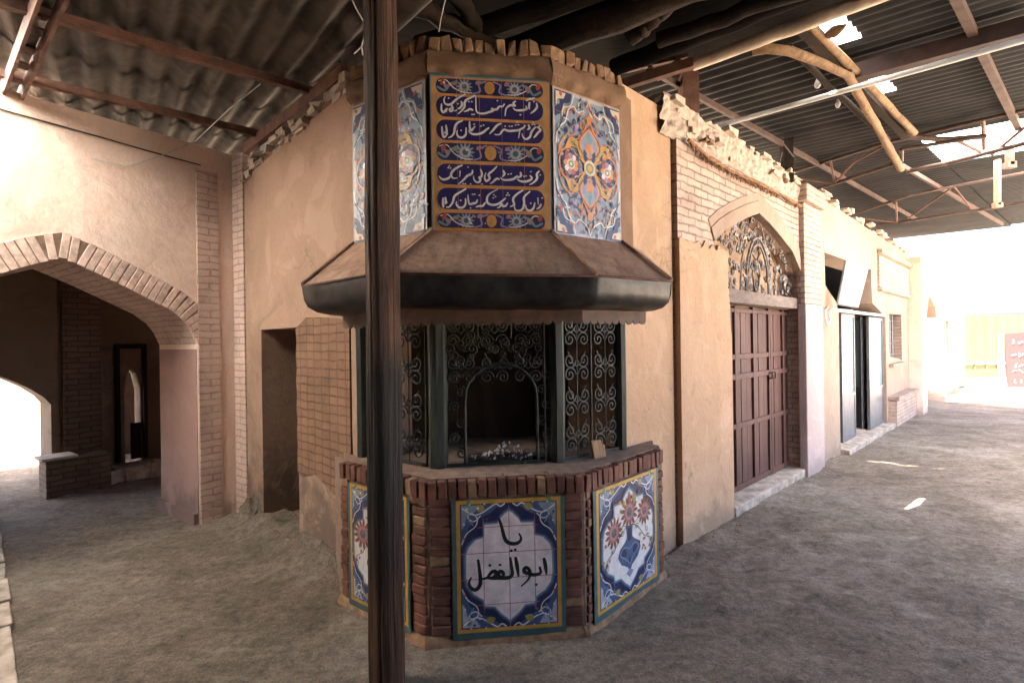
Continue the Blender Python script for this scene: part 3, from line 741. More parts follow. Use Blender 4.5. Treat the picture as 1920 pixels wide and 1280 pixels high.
# --- upper tile panels
def upper_text():
    A = Art(fF, .005, 2.25, lens[1] - .01, .915, .012)
    A.rect(0, 0, 1, 1, 'teal'); A.rect(.0, .0, 1, .985, 'sky'); A.rect(.012, .0, .988, .975, 'orange'); A.rect(.022, .008, .966, .967, 'yellow'); A.rect(.03, .012, .958, .962, 'stone')
    rows = [(.03, .13, 0), (.143, .28, 1), (.294, .428, 1), (.441, .556, 0), (.574, .71, 1), (.727, .868, 1), (.886, .985, 0)]
    rr = random.Random(3)
    for t0, t1, txt in rows:
        v1, v0 = 1 - t0, 1 - t1
        def caps(u0, u1, v0, v1):
            vm = (v0 + v1) / 2; hv = (v1 - v0) / 2; hu = hv * A.H / A.W * .85
            pts = []
            for i in range(11):
                an = -math.pi / 2 + math.pi * i / 10; pts.append((u1 - hu + hu * math.cos(an), vm + hv * math.sin(an)))
            for i in range(11):
                an = math.pi / 2 + math.pi * i / 10; pts.append((u0 + hu + hu * math.cos(an), vm + hv * math.sin(an)))
            return pts
        A.rect(.032, v0 - .006, .956, v0 - .001, 'orange'); A.rect(.032, v1 + .001, .956, v1 + .006, 'orange')
        A.poly(caps(.038, .95, v0 - .002, v1 + .002), 'yellow')
        A.poly(caps(.045, .943, v0 + .002, v1 - .002), 'ultram' if txt else 'navy')
        if not txt:
            vm = (v0 + v1) / 2; hh = (v1 - v0) * A.H
            for uu in (.28, .70):
                A.flower(uu, vm, hh * .42, 12, 'pale', 'grey', 'teal')
            A.disc(.49, vm, hh * .34, 'orange', 10, hh * .42); A.disc(.49, vm, hh * .16, 'gold', 8, hh * .3)
            for sg in (-1, 1):
                A.stroke([(.49 + sg * .03, vm + .4 * hh / A.H), (.49 + sg * .09, vm + .2 * hh / A.H), (.49 + sg * .08, vm - .25 * hh / A.H), (.49 + sg * .14, vm - .42 * hh / A.H)], .010, 'lilac')
                A.stroke([(.49 + sg * .27, vm + .3 * hh / A.H), (.49 + sg * .33, vm + .1 * hh / A.H), (.49 + sg * .37, vm - .3 * hh / A.H), (.49 + sg * .43, vm - .1 * hh / A.H)], .014, 'sky')
                A.stroke([(.49 + sg * .15, vm - .38 * hh / A.H), (.49 + sg * .22, vm - .46 * hh / A.H + .01), (.49 + sg * .3, vm - .1 * hh / A.H), (.49 + sg * .36, vm + .36 * hh / A.H), (.49 + sg * .42, vm + .28 * hh / A.H)], .006, 'pinkw')
                A.leaf(.49 + sg * .40, vm, .05, .014, 1.2, 'red'); A.leaf(.49 + sg * .34, vm - .02, .045, .012, 2.3, 'mauve'); A.leaf(.49 + sg * .12, vm + .02, .04, .012, .5, 'mauve')
                A.leaf(.49 + sg * .31, vm + .01, .03, .008, .2, 'gold')
            for k in range(10): A.disc(rr.uniform(.08, .9), vm + rr.uniform(-.35, .35) * hh / A.H, rr.uniform(.003, .007), rr.choice(['sky', 'red', 'white', 'gold', 'mauve']), 7)
    for i in range(1, 5):
        u = .03 + .93 * i / 5; A.stroke([(u, .012), (u, .96)], .0022, 'mauve' if i % 2 else 'orange')
    H_ = homog([(812, 128), (1032, 152), (1033, 433), (808, 430)], [(0, 1), (1, 1), (1, 0), (0, 0)])
    K4 = lambda x, y: H_(810 + x / 8, 130 + y / 8)
    K5 = lambda x, y: H_(810 + x / 8, 280 + y / 8)
    S4 = [[(1440, 478), (1480, 455), (1520, 455), (1560, 438)], [(1485, 505), (1478, 560), (1482, 605)], [(1585, 520), (1592, 575), (1550, 630), (1500, 665)],
          [(1432, 560), (1446, 595), (1400, 612), (1330, 615), (1275, 605), (1248, 575)],
          [(1285, 480), (1250, 505), (1275, 545), (1225, 535), (1185, 545), (1142, 590), (1128, 690)],
          [(1120, 515), (1092, 550), (1045, 548), (1010, 585), (965, 590), (935, 575), (950, 605), (900, 622), (820, 642), (745, 635), (706, 600), (700, 490), (702, 390)],
          [(650, 585), (610, 570), (570, 590), (520, 604)],
          [(690, 372), (620, 402), (560, 430), (532, 470), (530, 525), (508, 562), (470, 602), (432, 632)],
          [(480, 450), (492, 500), (455, 550), (425, 552)], [(410, 578), (370, 590)],
          [(545, 348), (450, 390), (380, 440), (330, 482), (280, 492), (235, 470), (220, 420), (240, 368)],
          [(335, 500), (352, 560), (320, 590), (300, 560), (330, 540)], [(182, 478), (178, 560), (205, 602), (240, 575), (265, 545), (250, 600)],
          [(1590, 868), (1640, 910), (1600, 952), (1562, 1000), (1538, 1022)],
          [(1570, 865), (1535, 900), (1502, 950), (1488, 1002), (1440, 1040), (1392, 1020), (1370, 960)],
          [(1465, 830), (1480, 880), (1448, 902)], [(1338, 918), (1320, 1022)],
          [(1420, 838), (1392, 870), (1330, 902), (1250, 912), (1170, 912), (1112, 890), (1072, 922), (1040, 962), (968, 958)],
          [(1065, 798), (1005, 828), (950, 890), (893, 948)],
          [(885, 858), (850, 882), (800, 920), (730, 945), (650, 945), (602, 920), (584, 888)],
          [(598, 758), (602, 850), (620, 890), (650, 862), (682, 828)],
          [(545, 850), (540, 940), (500, 985), (440, 985), (405, 940), (412, 878)],
          [(492, 738), (432, 760), (390, 800), (372, 860), (360, 920), (320, 970), (272, 988)],
          [(242, 798), (250, 870), (245, 920), (222, 905), (250, 890)], [(178, 818), (186, 920), (210, 980), (265, 925)]]
    D4 = [(1548, 498), (1350, 682), (1018, 462), (595, 460), (640, 462), (640, 652), (668, 652), (430, 484), (292, 395), (405, 370), (1620, 858), (1520, 830), (1552, 832), (1536, 802),
          (1280, 830), (1320, 828), (1300, 790), (1190, 845), (1225, 845), (1125, 842), (768, 830), (806, 818), (470, 885), (668, 800)]
    S5 = [[(1612, 318), (1575, 360), (1580, 425), (1532, 480), (1468, 517)],
          [(1478, 382), (1505, 418), (1470, 452), (1400, 470), (1332, 460), (1288, 428)],
          [(1338, 330), (1346, 380), (1300, 412)], [(1300, 385), (1270, 402), (1230, 430), (1150, 442), (1080, 436), (1044, 404)],
          [(1085, 300), (1106, 350), (1070, 392)], [(1025, 430), (992, 420), (960, 440), (930, 470), (888, 492)],
          [(992, 238), (930, 300), (868, 352), (882, 415), (830, 455), (808, 400), (828, 330)],
          [(750, 278), (770, 340), (758, 385), (725, 400), (742, 420), (730, 462), (690, 470), (650, 432), (640, 375)],
          [(628, 288), (622, 330), (590, 352), (545, 372), (500, 420), (452, 462), (408, 492)],
          [(440, 298), (432, 380)], [(472, 208), (382, 250), (322, 300), (300, 350), (330, 402), (392, 400)],
          [(288, 370), (260, 402), (200, 420), (150, 410), (113, 368)],
          [(1632, 808), (1612, 850), (1568, 882)], [(1588, 718), (1592, 810)], [(1542, 788), (1520, 870), (1470, 905), (1420, 880), (1410, 818)],
          [(1472, 618), (1402, 680), (1380, 722), (1386, 800), (1360, 880), (1300, 906), (1250, 880), (1244, 818)],
          [(1372, 598), (1290, 650), (1232, 710), (1226, 760), (1242, 808), (1210, 832), (1178, 842)],
          [(1142, 788), (1112, 830), (1070, 832), (1050, 800), (1030, 842), (988, 862)],
          [(1112, 718), (1060, 760), (1000, 802), (920, 816), (852, 790), (835, 740), (850, 680), (900, 632), (1002, 578)],
          [(812, 778), (770, 828), (720, 832), (668, 846)],
          [(692, 738), (670, 780), (620, 792), (572, 800), (555, 740), (550, 658)],
          [(512, 718), (510, 800), (470, 850), (410, 850), (370, 800), (376, 758)],
          [(522, 568), (430, 620), (352, 670), (330, 722), (310, 780), (260, 842), (212, 846)],
          [(202, 698), (212, 770), (190, 790), (232, 772)], [(168, 708), (164, 800), (172, 850)]]
    D5 = [(1625, 375), (1490, 325), (1388, 392), (1420, 388), (1160, 357), (1200, 352), (562, 240), (595, 496), (482, 490), (515, 492), (260, 245), (295, 250), (275, 220),
          (1650, 718), (1482, 795), (1130, 672), (1166, 672), (1146, 640), (930, 712), (965, 692), (940, 664), (722, 668), (620, 656), (652, 652), (585, 862), (437, 745), (770, 500)]
    for S, K in ((S4, K4), (S5, K5)):
        for t in S: A.stroke([K(x, y) for x, y in t], .0112, 'white', True)
    for D, K in ((D4, K4), (D5, K5)):
        for x, y in D: A.poly([K(x - 16, y), K(x, y - 14), K(x + 16, y), K(x, y + 14)], 'white')
    return A
upper_text().build('tile_panel', kiosk)['label'] = 'cobalt tile panel with four lines of white Persian verse'
def upper_flora(fr, L, seed, flip):
    A = Art(fr, .01, 2.235, L - .03, .90, .012); A.flip = flip
    rr = random.Random(seed)
    A.rect(0, 0, 1, 1, 'stone'); A.rect(.0, .01, .985, .99, 'grey'); A.rect(.03, .03, .95, .97, 'pale')
    A.step = .000012
    for k in range(520):        # mottled petals of the arabesque ground
        u, v = rr.uniform(.06, .92), rr.uniform(.05, .95)
        A.leaf(u, v, rr.uniform(.02, .055), rr.uniform(.005, .013), rr.uniform(0, 6.28), rr.choice(['sky', 'pale', 'grey', 'lilac', 'navy', 'navy', 'mauve', 'orange', 'teal', 'cream', 'orange', 'brown', 'blue', 'red', 'yellow', 'ultram']))
    for sg in (-1, 1):
        for tv in (-1, 1):
            q = lambda x, y: (.5 + sg * x, .5 + tv * y)
            A.poly([q(.47, .48), q(.24, .48), q(.27, .42), q(.36, .40), q(.40, .33), q(.47, .30)], 'navy')
            A.poly([q(.47, .47), q(.33, .47), q(.36, .43), q(.43, .42), q(.47, .36)], 'cream')
            A.leaf(*q(.40, .44), .04, .012, rr.uniform(0, 6), 'red'); A.leaf(*q(.44, .38), .04, .012, rr.uniform(0, 6), 'sky')
            A.stroke([q(.0, .47), q(.05, .41), q(.16, .37), q(.22, .40), q(.30, .36), q(.34, .28), q(.44, .22), q(.47, .12)], .008, 'white')
            A.stroke([q(.22, .47), q(.26, .40), q(.36, .37), q(.38, .31), q(.30, .30)], .007, 'white')
            A.stroke([q(.02, .45), q(.07, .385), q(.17, .345)], .006, 'orange')
            A.stroke([q(.46, .20), q(.40, .26), q(.36, .33)], .007, 'navy')
            A.stroke([q(.02, .36), q(.12, .30), q(.10, .22), q(.20, .18), q(.30, .20), q(.40, .14), q(.44, .05)], .008, 'orange')
            A.stroke([q(.05, .20), q(.15, .13), q(.24, .13), q(.34, .11)], .010, 'yellow')
            A.stroke([q(.14, .30), q(.22, .27), q(.28, .24)], .007, 'mauve')
    A.step = .00002
    # rosette
    for sg in (-1, 1):
        for tv in (-1, 1):
            q = lambda x, y: (.5 + sg * x, .5 + tv * y)
            A.stroke([q(.03, .03), q(.12, .085), q(.17, .15), q(.26, .17), q(.31, .12)], .030, 'yellow')
            A.stroke([q(.06, .05), q(.13, .095), q(.18, .155), q(.25, .16)], .010, 'gold')
            A.stroke([q(.02, .06), q(.10, .12), q(.12, .20), q(.05, .28), q(.0, .34)], .012, 'orange')
            A.stroke([q(.05, .02), q(.18, .07), q(.30, .11), q(.40, .07), q(.43, .0)], .010, 'orange')
            A.leaf(*q(.20, .22), .06, .014, rr.uniform(0, 6), 'lilac'); A.leaf(*q(.33, .20), .05, .012, rr.uniform(0, 6), 'navy')
            A.disc(*q(.27, .27), .012, 'navy', 7); A.disc(*q(.12, .33), .011, 'lilac', 7); A.leaf(*q(.07, .39), .05, .012, math.pi / 2, 'sky')
    for tv in (-1, 1):
        r0 = tv * math.pi / 2
        A.leaf(.5, .5 + tv * .055, .215, .098, r0, 'brown'); A.leaf(.5, .5 + tv * .065, .195, .086, r0, 'orange'); A.leaf(.5, .5 + tv * .075, .172, .072, r0, 'pale')
        A.leaf(.5, .5 + tv * .085, .11, .03, r0, 'orange'); A.leaf(.5, .5 + tv * .16, .075, .028, r0, 'sky')
        for sg in (-1, 1):
            A.leaf(.5 + sg * .05, .5 + tv * .075, .05, .014, r0 - sg * tv * .4, 'navy'); A.leaf(.5 + sg * .075, .5 + tv * .13, .06, .012, r0, 'lilac')
        A.leaf(.5, .5 + tv * .30, .07, .02, r0, 'orange')
    for sg in (-1, 1):
        u0, v0 = .5 + sg * .27, .5
        for i in range(9):
            t = 2 * math.pi * i / 9; A.leaf(u0 + .03 * math.cos(t) / A.W, v0 + .035 * math.sin(t) / A.H, .058, .026, t, 'navy' if i % 3 else 'brown')
        for i in range(9):
            t = 2 * math.pi * (i + .4) / 9; A.disc(u0 + .042 * math.cos(t) / A.W, v0 + .050 * math.sin(t) / A.H, .019, ['orange', 'pinkw', 'mauve', 'red'][i % 4], 8)
        A.disc(u0, v0, .034, 'cream', 12); A.disc(u0, v0, .021, 'green', 9); A.disc(u0, v0, .011, 'white', 8)
    for sg in (-1, 1):
        for tv in (-1, 1): A.leaf(.5 + sg * .035, .5 + tv * .035, .075, .014, math.atan2(tv * 1.5, sg * .7), 'navy')
    A.disc(.5, .5, .05, 'cream', 14); A.disc(.5, .5, .034, 'green', 12); A.disc(.5, .5, .022, 'yellow', 10)
    for i in range(1, 4): A.stroke([(i / 4, .01), (i / 4, .99)], .0018, 'stone')
    for i in range(1, 6): A.stroke([(.01, i / 6), (.98, i / 6)], .0018, 'stone')
    return A
upper_flora(fR, lens[2], 11, False).build('tile_panel', kiosk)['label'] = 'pale blue floral tile panel with orange rosette'
upper_flora(fL, lens[0], 12, True).build('tile_panel', kiosk)['label'] = 'pale blue floral tile panel partly hidden by the wooden post'

# --- canopy
Ew = 2.255
wallp = [V3((-1.22, 3.43, Ew - .03)), V3((-1.02, 3.25, Ew)), V3((-.46, 2.9, Ew)), V3((.25, 3.0, Ew)), V3((.75, 3.35, Ew)), V3((.93, 3.52, Ew - .03))]
eave = [V3((-1.13, 2.70, 1.92)), V3((-.62, 2.34, 1.93)), V3((.42, 2.45, 1.92)), V3((.875, 2.72, 1.92))]
mb = MB(fF).use(M['rust_sheet'])
def sheet(a, b, c, d, t=.006):
    nrm = (b - a).cross(c - a).normalized()
    if nrm.z < 0: nrm = -nrm
    ps = [a, b, c, d]; lo = [p - nrm * t for p in ps]
    n = 10
    grid = []
    for j in range(n + 1):
        for i in range(n + 1):
            p = ratio(ratio(a, b, i / n), ratio(d, c, i / n), j / n)
            k = math.sin(math.pi * i / n) * math.sin(math.pi * j / n)
            grid.append(p + nrm * (.012 * k * noise.noise(V3((i * .4 + a.x * 3, j * .5, 1)))))
    mb.csm = True
    mb.add(grid, [(j * (n + 1) + i, j * (n + 1) + i + 1, (j + 1) * (n + 1) + i + 1, (j + 1) * (n + 1) + i) for j in range(n) for i in range(n)])
    mb.csm = False
    mb.add(lo, [(0, 3, 2, 1)])
    mb.add(ps + lo, [(0, 1, 5, 4), (1, 2, 6, 5), (2, 3, 7, 6), (3, 0, 4, 7)])
sheet(wallp[1], wallp[2], eave[1], eave[0]); sheet(wallp[2], wallp[3], eave[2], eave[1]); sheet(wallp[3], wallp[4], eave[3], eave[2])
mb.add([wallp[1], wallp[0], eave[0]], [(0, 1, 2)]); mb.add([wallp[4], wallp[5], eave[3]], [(0, 1, 2)])
canopy = mb.build('canopy', kiosk)
for p, q in ((wallp[1], eave[0]), (wallp[2], eave[1]), (wallp[3], eave[2]), (wallp[4], eave[3])):
    mb = MB(fF).use(M['rust_sheet'])
    mb.tube([p + V3((0, -.004, .008)), ratio(p, q, .5) + V3((0, -.004, .009)), q + V3((0, -.01, .006))], .009, 5)
    mb.build('seam', canopy)
# gutter: black quarter-round moulding below the eave
mb = MB(fF).use(M['black_metal'], True)
ins = [V3((-.97, 2.86, 0)), V3((-.56, 2.50, 0)), V3((.37, 2.61, 0)), V3((.77, 2.86, 0))]
prof = [(0, .0), (.0, -.022), (.03, -.075), (.12, -.115), (.35, -.142), (.7, -.155), (1.0, -.157)]
rows = []
for t, dz in prof:
    rows.append([V3((e.x + (i.x - e.x) * t, e.y + (i.y - e.y) * t, e.z - .003 + dz)) for e, i in zip(eave, ins)])
nseg = 24
vs = []; 
for r_ in rows:
    for k in range(3):
        for j in range(nseg):
            p = ratio(r_[k], r_[k + 1], j / (nseg - 1) if k == 2 else j / nseg)
            dn = .009 * noise.noise(V3((p.x * 5, p.z * 12, 2))) + .004 * noise.noise(V3((p.x * 14, p.z * 20, 6)))
            vs.append(p + V3((0, dn, dn)))
nc = 3 * nseg
mb.add(vs, [(j * nc + i, j * nc + i + 1, (j + 1) * nc + i + 1, (j + 1) * nc + i) for j in range(len(rows) - 1) for i in range(nc - 1)])
mb.csm = False
for k in (0, 3):
    mb.add([r_[k] for r_ in rows] + [V3((ins[k].x, ins[k].y, 1.915))], [tuple(range(len(rows) + 1))])
gutter = mb.build('gutter', kiosk)
mb = MB(fF).use(M['rust_steel'], True)
mb.tube([e + V3((0, 0, -.004)) for e in eave], .008, 6)
mb.build('eave_bead', kiosk)
# valance with scallops
mb = MB(fF).use(M['valance'])
zt, zb = 1.775, 1.705
for p, q in zip(ins[:-1], ins[1:]):
    fr = frame2(p, q); L = (q - p).length; n = max(4, int(L / .052))
    pts = [(0, zt), (L, zt)]
    for i in range(n):
        c = L - L * (i + .5) / n; hw = L / n / 2
        for k in range(6):
            an = math.pi * k / 5; pts.append((c + hw * .96 * math.cos(an), zb - .020 * math.sin(an) + rng.uniform(-.003, .003)))
    mb.plate(pts, [], -.006, 0, fr)
mb.build('valance', kiosk)
# --- grilles
posts = []
zg0, zg1 = .87, 1.76
def post(p, w, name='post'):
    mb = MB(fF).use(M['green_paint']); mb.tube([(p.x, p.y, zg0), (p.x + .003, p.y, 1.3), (p.x, p.y, zg1)], w, 8, True, .12)
    mb.csm = True
    return mb.build(name, kiosk)
post(V3((A1.x + .05, A1.y - .02, 0)), .045); post(V3((B1.x + .02, B1.y + .02, 0)), .055); post(V3((C1.x + .01, C1.y + .02, 0)), .050); post(V3((D1.x - .03, D1.y - .01, 0)), .040)
def spiral(mb, fr, a, z, r, turns, start, hand, d=0, rad=.0058):
    n = int(12 * turns); pts = []
    for i in range(n + 1):
        t = i / n; rr = r * (1 - .86 * t); an = start + hand * 2 * math.pi * turns * t
        pts.append(fr.P(a + rr * math.cos(an), d, z + rr * math.sin(an)))
    mb.tube(pts, rad, 5, False)
    return pts[0]
def grille(fr, L, front=False, a0=.06):
    mb = MB(fr).use(M['grille_iron'], True)
    L = L - .06
    wA = L - a0
    cols = 3 if front else 2
    cw = wA / cols
    rows = 4; rh = (zg1 - zg0 - .02) / rows
    for c in range(cols):
        am = a0 + cw * (c + .5)
        for r_ in range(rows):
            zm = zg0 + .02 + rh * (r_ + .5)
            if front and r_ < 3 and not (c == -1):
                if not (r_ == 2): continue
            for sx in (-1, 1):
                for sz in (-1, 1):
                    rad = cw * .20
                    ca, cz = am + sx * cw * .235, zm + sz * rh * .20
                    st = math.pi / 2 * (1 if sz < 0 else -1)
                    spiral(mb, fr, ca, cz, rad, 1.6, math.pi if sx > 0 else 0, (1 if sx > 0 else -1) * (1 if sz > 0 else -1))
                # leaf arms from centre to the outer corner
                mb.tube([fr.P(am, 0, zm + (-1) ** r_ * rh * .02), fr.P(am + sx * cw * .12, 0, zm + rh * .10), fr.P(am + sx * cw * .30, 0, zm + rh * .46)], .005, 5, False)
            mb.csm = True
        if not front: mb.tube([fr.P(am, .002, zg0), fr.P(am, .002, zg1)], .005, 5)
    for c in range(cols + 1):
        a = a0 + cw * c
        if front and 0 < c < cols: 
            mb.tube([fr.P(a, -.002, 1.62), fr.P(a, -.002, zg1)], .007, 5); continue
        mb.tube([fr.P(a, -.002, zg0), fr.P(a, -.002, zg1)], .008, 5)
    mb.csm = False
    mb.bar(fr.P(a0, 0, zg0 + .012), fr.P(L, 0, zg0 + .012), .014, .02); mb.bar(fr.P(a0, 0, zg1 - .04), fr.P(L, 0, zg1 - .04), .014, .02)
    if front:   # arched opening in the middle grille
        mb.use(M['grille_iron'], True)
        am = a0 + wA * .56; hw = .215
        pts = [fr.P(am - hw, 0, zg0)] + [fr.P(am - hw, 0, 1.05 + .05 * i) for i in range(5)]
        for i in range(1, 12):
            an = math.pi - math.pi * i / 12; pts.append(fr.P(am + hw * math.cos(an), 0, 1.27 + .20 * math.sin(an)))
        pts += [fr.P(am + hw, 0, 1.25 - .05 * i) for i in range(5)] + [fr.P(am + hw, 0, zg0)]
        mb.tube(pts, .010, 6)
        mb.use(M['grille_iron'], True)
        for k in range(7):      # scrolls in the spandrels
            for sx in (-1, 1):
                spiral(mb, fr, am + sx * (.24 + .035 * (k % 2)), .95 + .09 * k, .034, 1.5, rng.uniform(0, 6), sx)
        for k in range(26):
            u_, v_ = rng.uniform(.05, .95), rng.uniform(1.42, 1.7)
            spiral(mb, fr, a0 + wA * u_, v_, rng.uniform(.022, .038), 1.5, rng.uniform(0, 6), rng.choice((-1, 1)), rng.uniform(-.006, .006), .0045)
        for k in range(9):
            spiral(mb, fr, a0 + wA * (k + .5) / 9, 1.56 + .03 * (k % 2), .035, 1.5, rng.uniform(0, 6), (-1) ** k)
    return mb.build('grille', kiosk)
grille(fL, lens[0]); grille(fF, lens[1], True); grille(fR, lens[2])

# heap of white scraps in the niche and small block on the counter
mb = MB().use(M['white_scrap'])
for k in range(110):
    a = rng.gauss(0, .11); d = rng.gauss(0, .06); z = .875 + .09 * math.exp(-(a / .11) ** 2) * rng.random()
    c = V3((-.04 + a, 3.12 + d, z)); r_ = rng.uniform(.004, .014)
    ax = V3((rng.uniform(-1, 1), rng.uniform(-1, 1), rng.uniform(-.5, .5))).normalized(); ay = ax.orthogonal().normalized()
    mb.add([c + ax * r_, c + ay * r_ * .7 + V3((0, 0, rng.uniform(0, .01))), c - ax * r_, c - ay * r_ * .7 + V3((0, 0, rng.uniform(0, .012)))], [(0, 1, 2), (0, 2, 3)])
mb.use(M['black_metal'])
mb.obox(V3((-.04, 3.13, .872)), V3((1, 0, 0)), V3((0, 1, 0)), V3((0, 0, 1)), .26, .11, .006)
tag(mb.build('scrap_heap'), 'heap of small white scraps lying inside the middle grille of the fountain', 'litter')
p = fR.P(.28, .07, .872)
mb = MB(fR).use(M['wood_block'])
mb.obox(p + V3((0, 0, .05)), fR.s, fR.n, (V3((0, 0, 1)) - fR.n * .25).normalized(), .042, .009, .055)
mb.obox(p + fR.s * .055 + V3((0, 0, .035)), fR.s, fR.n, (V3((0, 0, 1)) - fR.n * .2).normalized(), .01, .009, .04)
tag(mb.build('wooden_scrap', None, .003), 'small pale wooden board leaning against the right grille on the counter', 'board')

# ================================================================== POST
pw = at_z(726, 1290, 0)
pts = []; rs = []
zz = -.05
while zz < 3.86:
    pts.append((pw.x + .006 * noise.noise(V3((zz, 1, 2))) + (zz * .004), pw.y + .01 * noise.noise(V3((zz, 5, 2))), zz)); rs.append(.080 - .001 * zz + .003 * noise.noise(V3((zz * 2.5, 7, 1)))); zz += .06
mb = MB().use(M['post_wood'], True)
n_ = 110
k0 = len(pts)
vs = []
for i, (x, y, z) in enumerate(pts):
    for j in range(n_):
        an = 2 * math.pi * j / n_
        gr = .005 * noise.noise(V3((math.cos(an) * 5, math.sin(an) * 5, z * .6))) - .020 * max(0, noise.noise(V3((math.cos(an) * 6, math.sin(an) * 6, z * .3 + 4))) - .12) - .012 * max(0, noise.noise(V3((math.cos(an) * 14, math.sin(an) * 14, z * .35 + 9))) - .1)
        rr = rs[i] + gr
        vs.append((x + rr * math.cos(an), y + rr * math.sin(an), z))
o0 = len(mb.v); mb.v += vs
mb.mats = [M['post_wood']]
for i in range(k0 - 1):
    for j in range(n_):
        mb.f.append([i * n_ + j, i * n_ + (j + 1) % n_, (i + 1) * n_ + (j + 1) % n_, (i + 1) * n_ + j]); mb.sm.append(True)
        z = pts[i][2]; lim = 1.50 + .05 * math.sin(j * 1.7); lim0 = .62 + .06 * math.sin(j * 2.3)
        mb.mi.append(0)
tag(mb.build('wooden_post'), 'dark weathered round timber post standing in front of the fountain', 'post')

# ================================================================== LEFT WALL
lw = thing('plastered_wall', 'pinkish plastered side wall with a deep doorway left of the fountain', 'wall', FL.P(1, 0, 0))
aC = 1.97
mb = MB(FL).use(M['plaster_left'])
dh = [(.883, -.1), (1.607, -.1), (1.607, 1.735), (.883, 1.735)]
top = [(aC, 3.14), (1.5, 3.17), (1.0, 3.21), (.5, 3.25), (-.02, 3.27)]
outer = [(-.02, -.1), (.883, -.1), (.883, 1.735), (1.607, 1.735), (1.607, -.1), (aC, -.1)] + top
mb.plate(outer, [], -.42, 0)
mb.box(.80, 1.70, -.46, -.424, -.1, 1.9)
mb.build('wall', lw)
mb = MB(FL).use(M['brick_grid'])
ed = [(.875 + .01 * math.sin(i * 3), .62 + i * .1) for i in range(12)]
mb.plate([(.06, .60)] + [(.30, .56), (.6, .66), (.80, .60)] + ed + [(.70, 1.80), (.40, 1.79), (.06, 1.76)], [], -.01, .012)
mb.build('brick_facing', lw)
mb = MB(FL)
for i in range(160):
    a = rng.uniform(-.05, aC + .02); t = a / aC
    zb_ = 3.25 - .12 * t
    mb.use(M['rubble'])
    h = rng.uniform(.012, .028); mb.obox(FL.P(a, rng.uniform(-.3, .02), zb_ + rng.uniform(.0, .12)), FL.s, FL.n, V3((0, 0, 1)), rng.uniform(.03, .08), rng.uniform(.02, .05), h, .012)
mb.use(M['mud']); mb.plate([(0, 3.24), (aC, 3.12), (aC, 3.20), (0, 3.33)], [], -.4, -.01)
mb.build('rubble_coping', lw)
mb = MB(FL).use(M['green_paint'])
mb.box(.89, .97, -.40, -.30, 0, 1.72); mb.box(.97, 1.0, -.38, -.33, 0, 1.70)
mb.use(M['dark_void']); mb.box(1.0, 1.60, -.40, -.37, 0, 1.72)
d_ = mb.build('door', lw)
mb = MB(FL).use(M['brick_old']); mb.box(.90, 1.60, -.36, .06, -.05, .10, None, .02); mb.build('doorstep', lw, .012)
# mound of crumbled mud at the foot
mb = MB(FL).use(M['ground'], True)
def lump(fr, a, d, ra, rd, h, sd):
    n1, n2 = 48, 14; vs = []
    for j in range(n2 + 1):
        ph = math.pi / 2 * j / n2
        for i in range(n1):
            th = 2 * math.pi * i / n1
            k = 1 + .3 * noise.noise(V3((math.cos(th) * 1.6 + sd, math.sin(th) * 1.6, j * .25))) + .14 * noise.noise(V3((math.cos(th) * 6 + sd, math.sin(th) * 6, j * .8)))
            vs.append(fr.P(a + ra * math.cos(th) * math.cos(ph) * k, d + rd * math.sin(th) * math.cos(ph) * k, -.04 + h * math.sin(ph) * k))
    mb.add(vs, [(j * n1 + i, j * n1 + (i + 1) % n1, (j + 1) * n1 + (i + 1) % n1, (j + 1) * n1 + i) for j in range(n2) for i in range(n1)])
lump(FL, .50, .0, .55, .13, .22, 1); lump(FL, 1.80, .0, .25, .12, .26, 2); lump(FL, 1.2, .04, .7, .2, .10, 3)
tag(mb.build('mud_mound'), 'low crumbled mud mound along the foot of the side wall', 'mound')
# white sheet on the wall top
mb = MB(FL).use(M['white_board']); mb.plate([FL.on(487, 282, -.05), FL.on(533, 262, -.05), FL.on(533, 238, -.05), FL.on(488, 268, -.05)], [], -.07, -.05)
tag(mb.build('loose_board'), 'small blank white panel lying on top of the side wall', 'panel')

# ================================================================== ARCH GATEWAY (left)
gw = thing('arched_gateway', 'wide pink plastered wall with a pointed brick archway at the left', 'gateway', FA.P(.9, 0, 0))
ins_px = [(370, 644), (358, 618), (344, 600), (318, 580), (290, 566), (240, 541), (187, 515), (150, 498), (115, 483)]
half = [FA.on(x, y) for x, y in ins_px]
half[0] = (0.0, half[0][1]); apx = half[-1]
archL = half + [(2 * apx[0] - a, z) for a, z in reversed(half[:-1])]
spanr = archL[-1][0]
TOPA = 3.41
rightA = -.42; leftA = 4.2
mb = MB(FA).use(M['plaster_pink'])
ringw = .20
def offset_curve(c, k):
    r = []
    for i, (a, z) in enumerate(c):
        a0, z0 = c[max(i - 1, 0)]; a1, z1 = c[min(i + 1, len(c) - 1)]
        t = V3((a1 - a0, z1 - z0, 0)).normalized(); r.append((a - t.y * -k * -1 * -1, z + t.x * k) if False else (a + (-t.y) * k, z + t.x * k))
    return r
outA = offset_curve(archL, .17)
outer = [(rightA, -.1), (0, -.1)] + archL + [(spanr, -.1), (leftA, -.1), (leftA, TOPA), (rightA, TOPA)]
mb.plate(outer, [], -.82, 0)
wallA = mb.build('wall', gw)
mb = MB(FA).use(M['plaster_mauve'])
# soffit and jamb skins set a few mm proud
mb.box(-.02, .006, -.80, -.012, -.05, archL[0][1] - .05)
mb.box(-.16, .04, -.85, -.02, -.05, .10)
mb.build('jamb', gw)
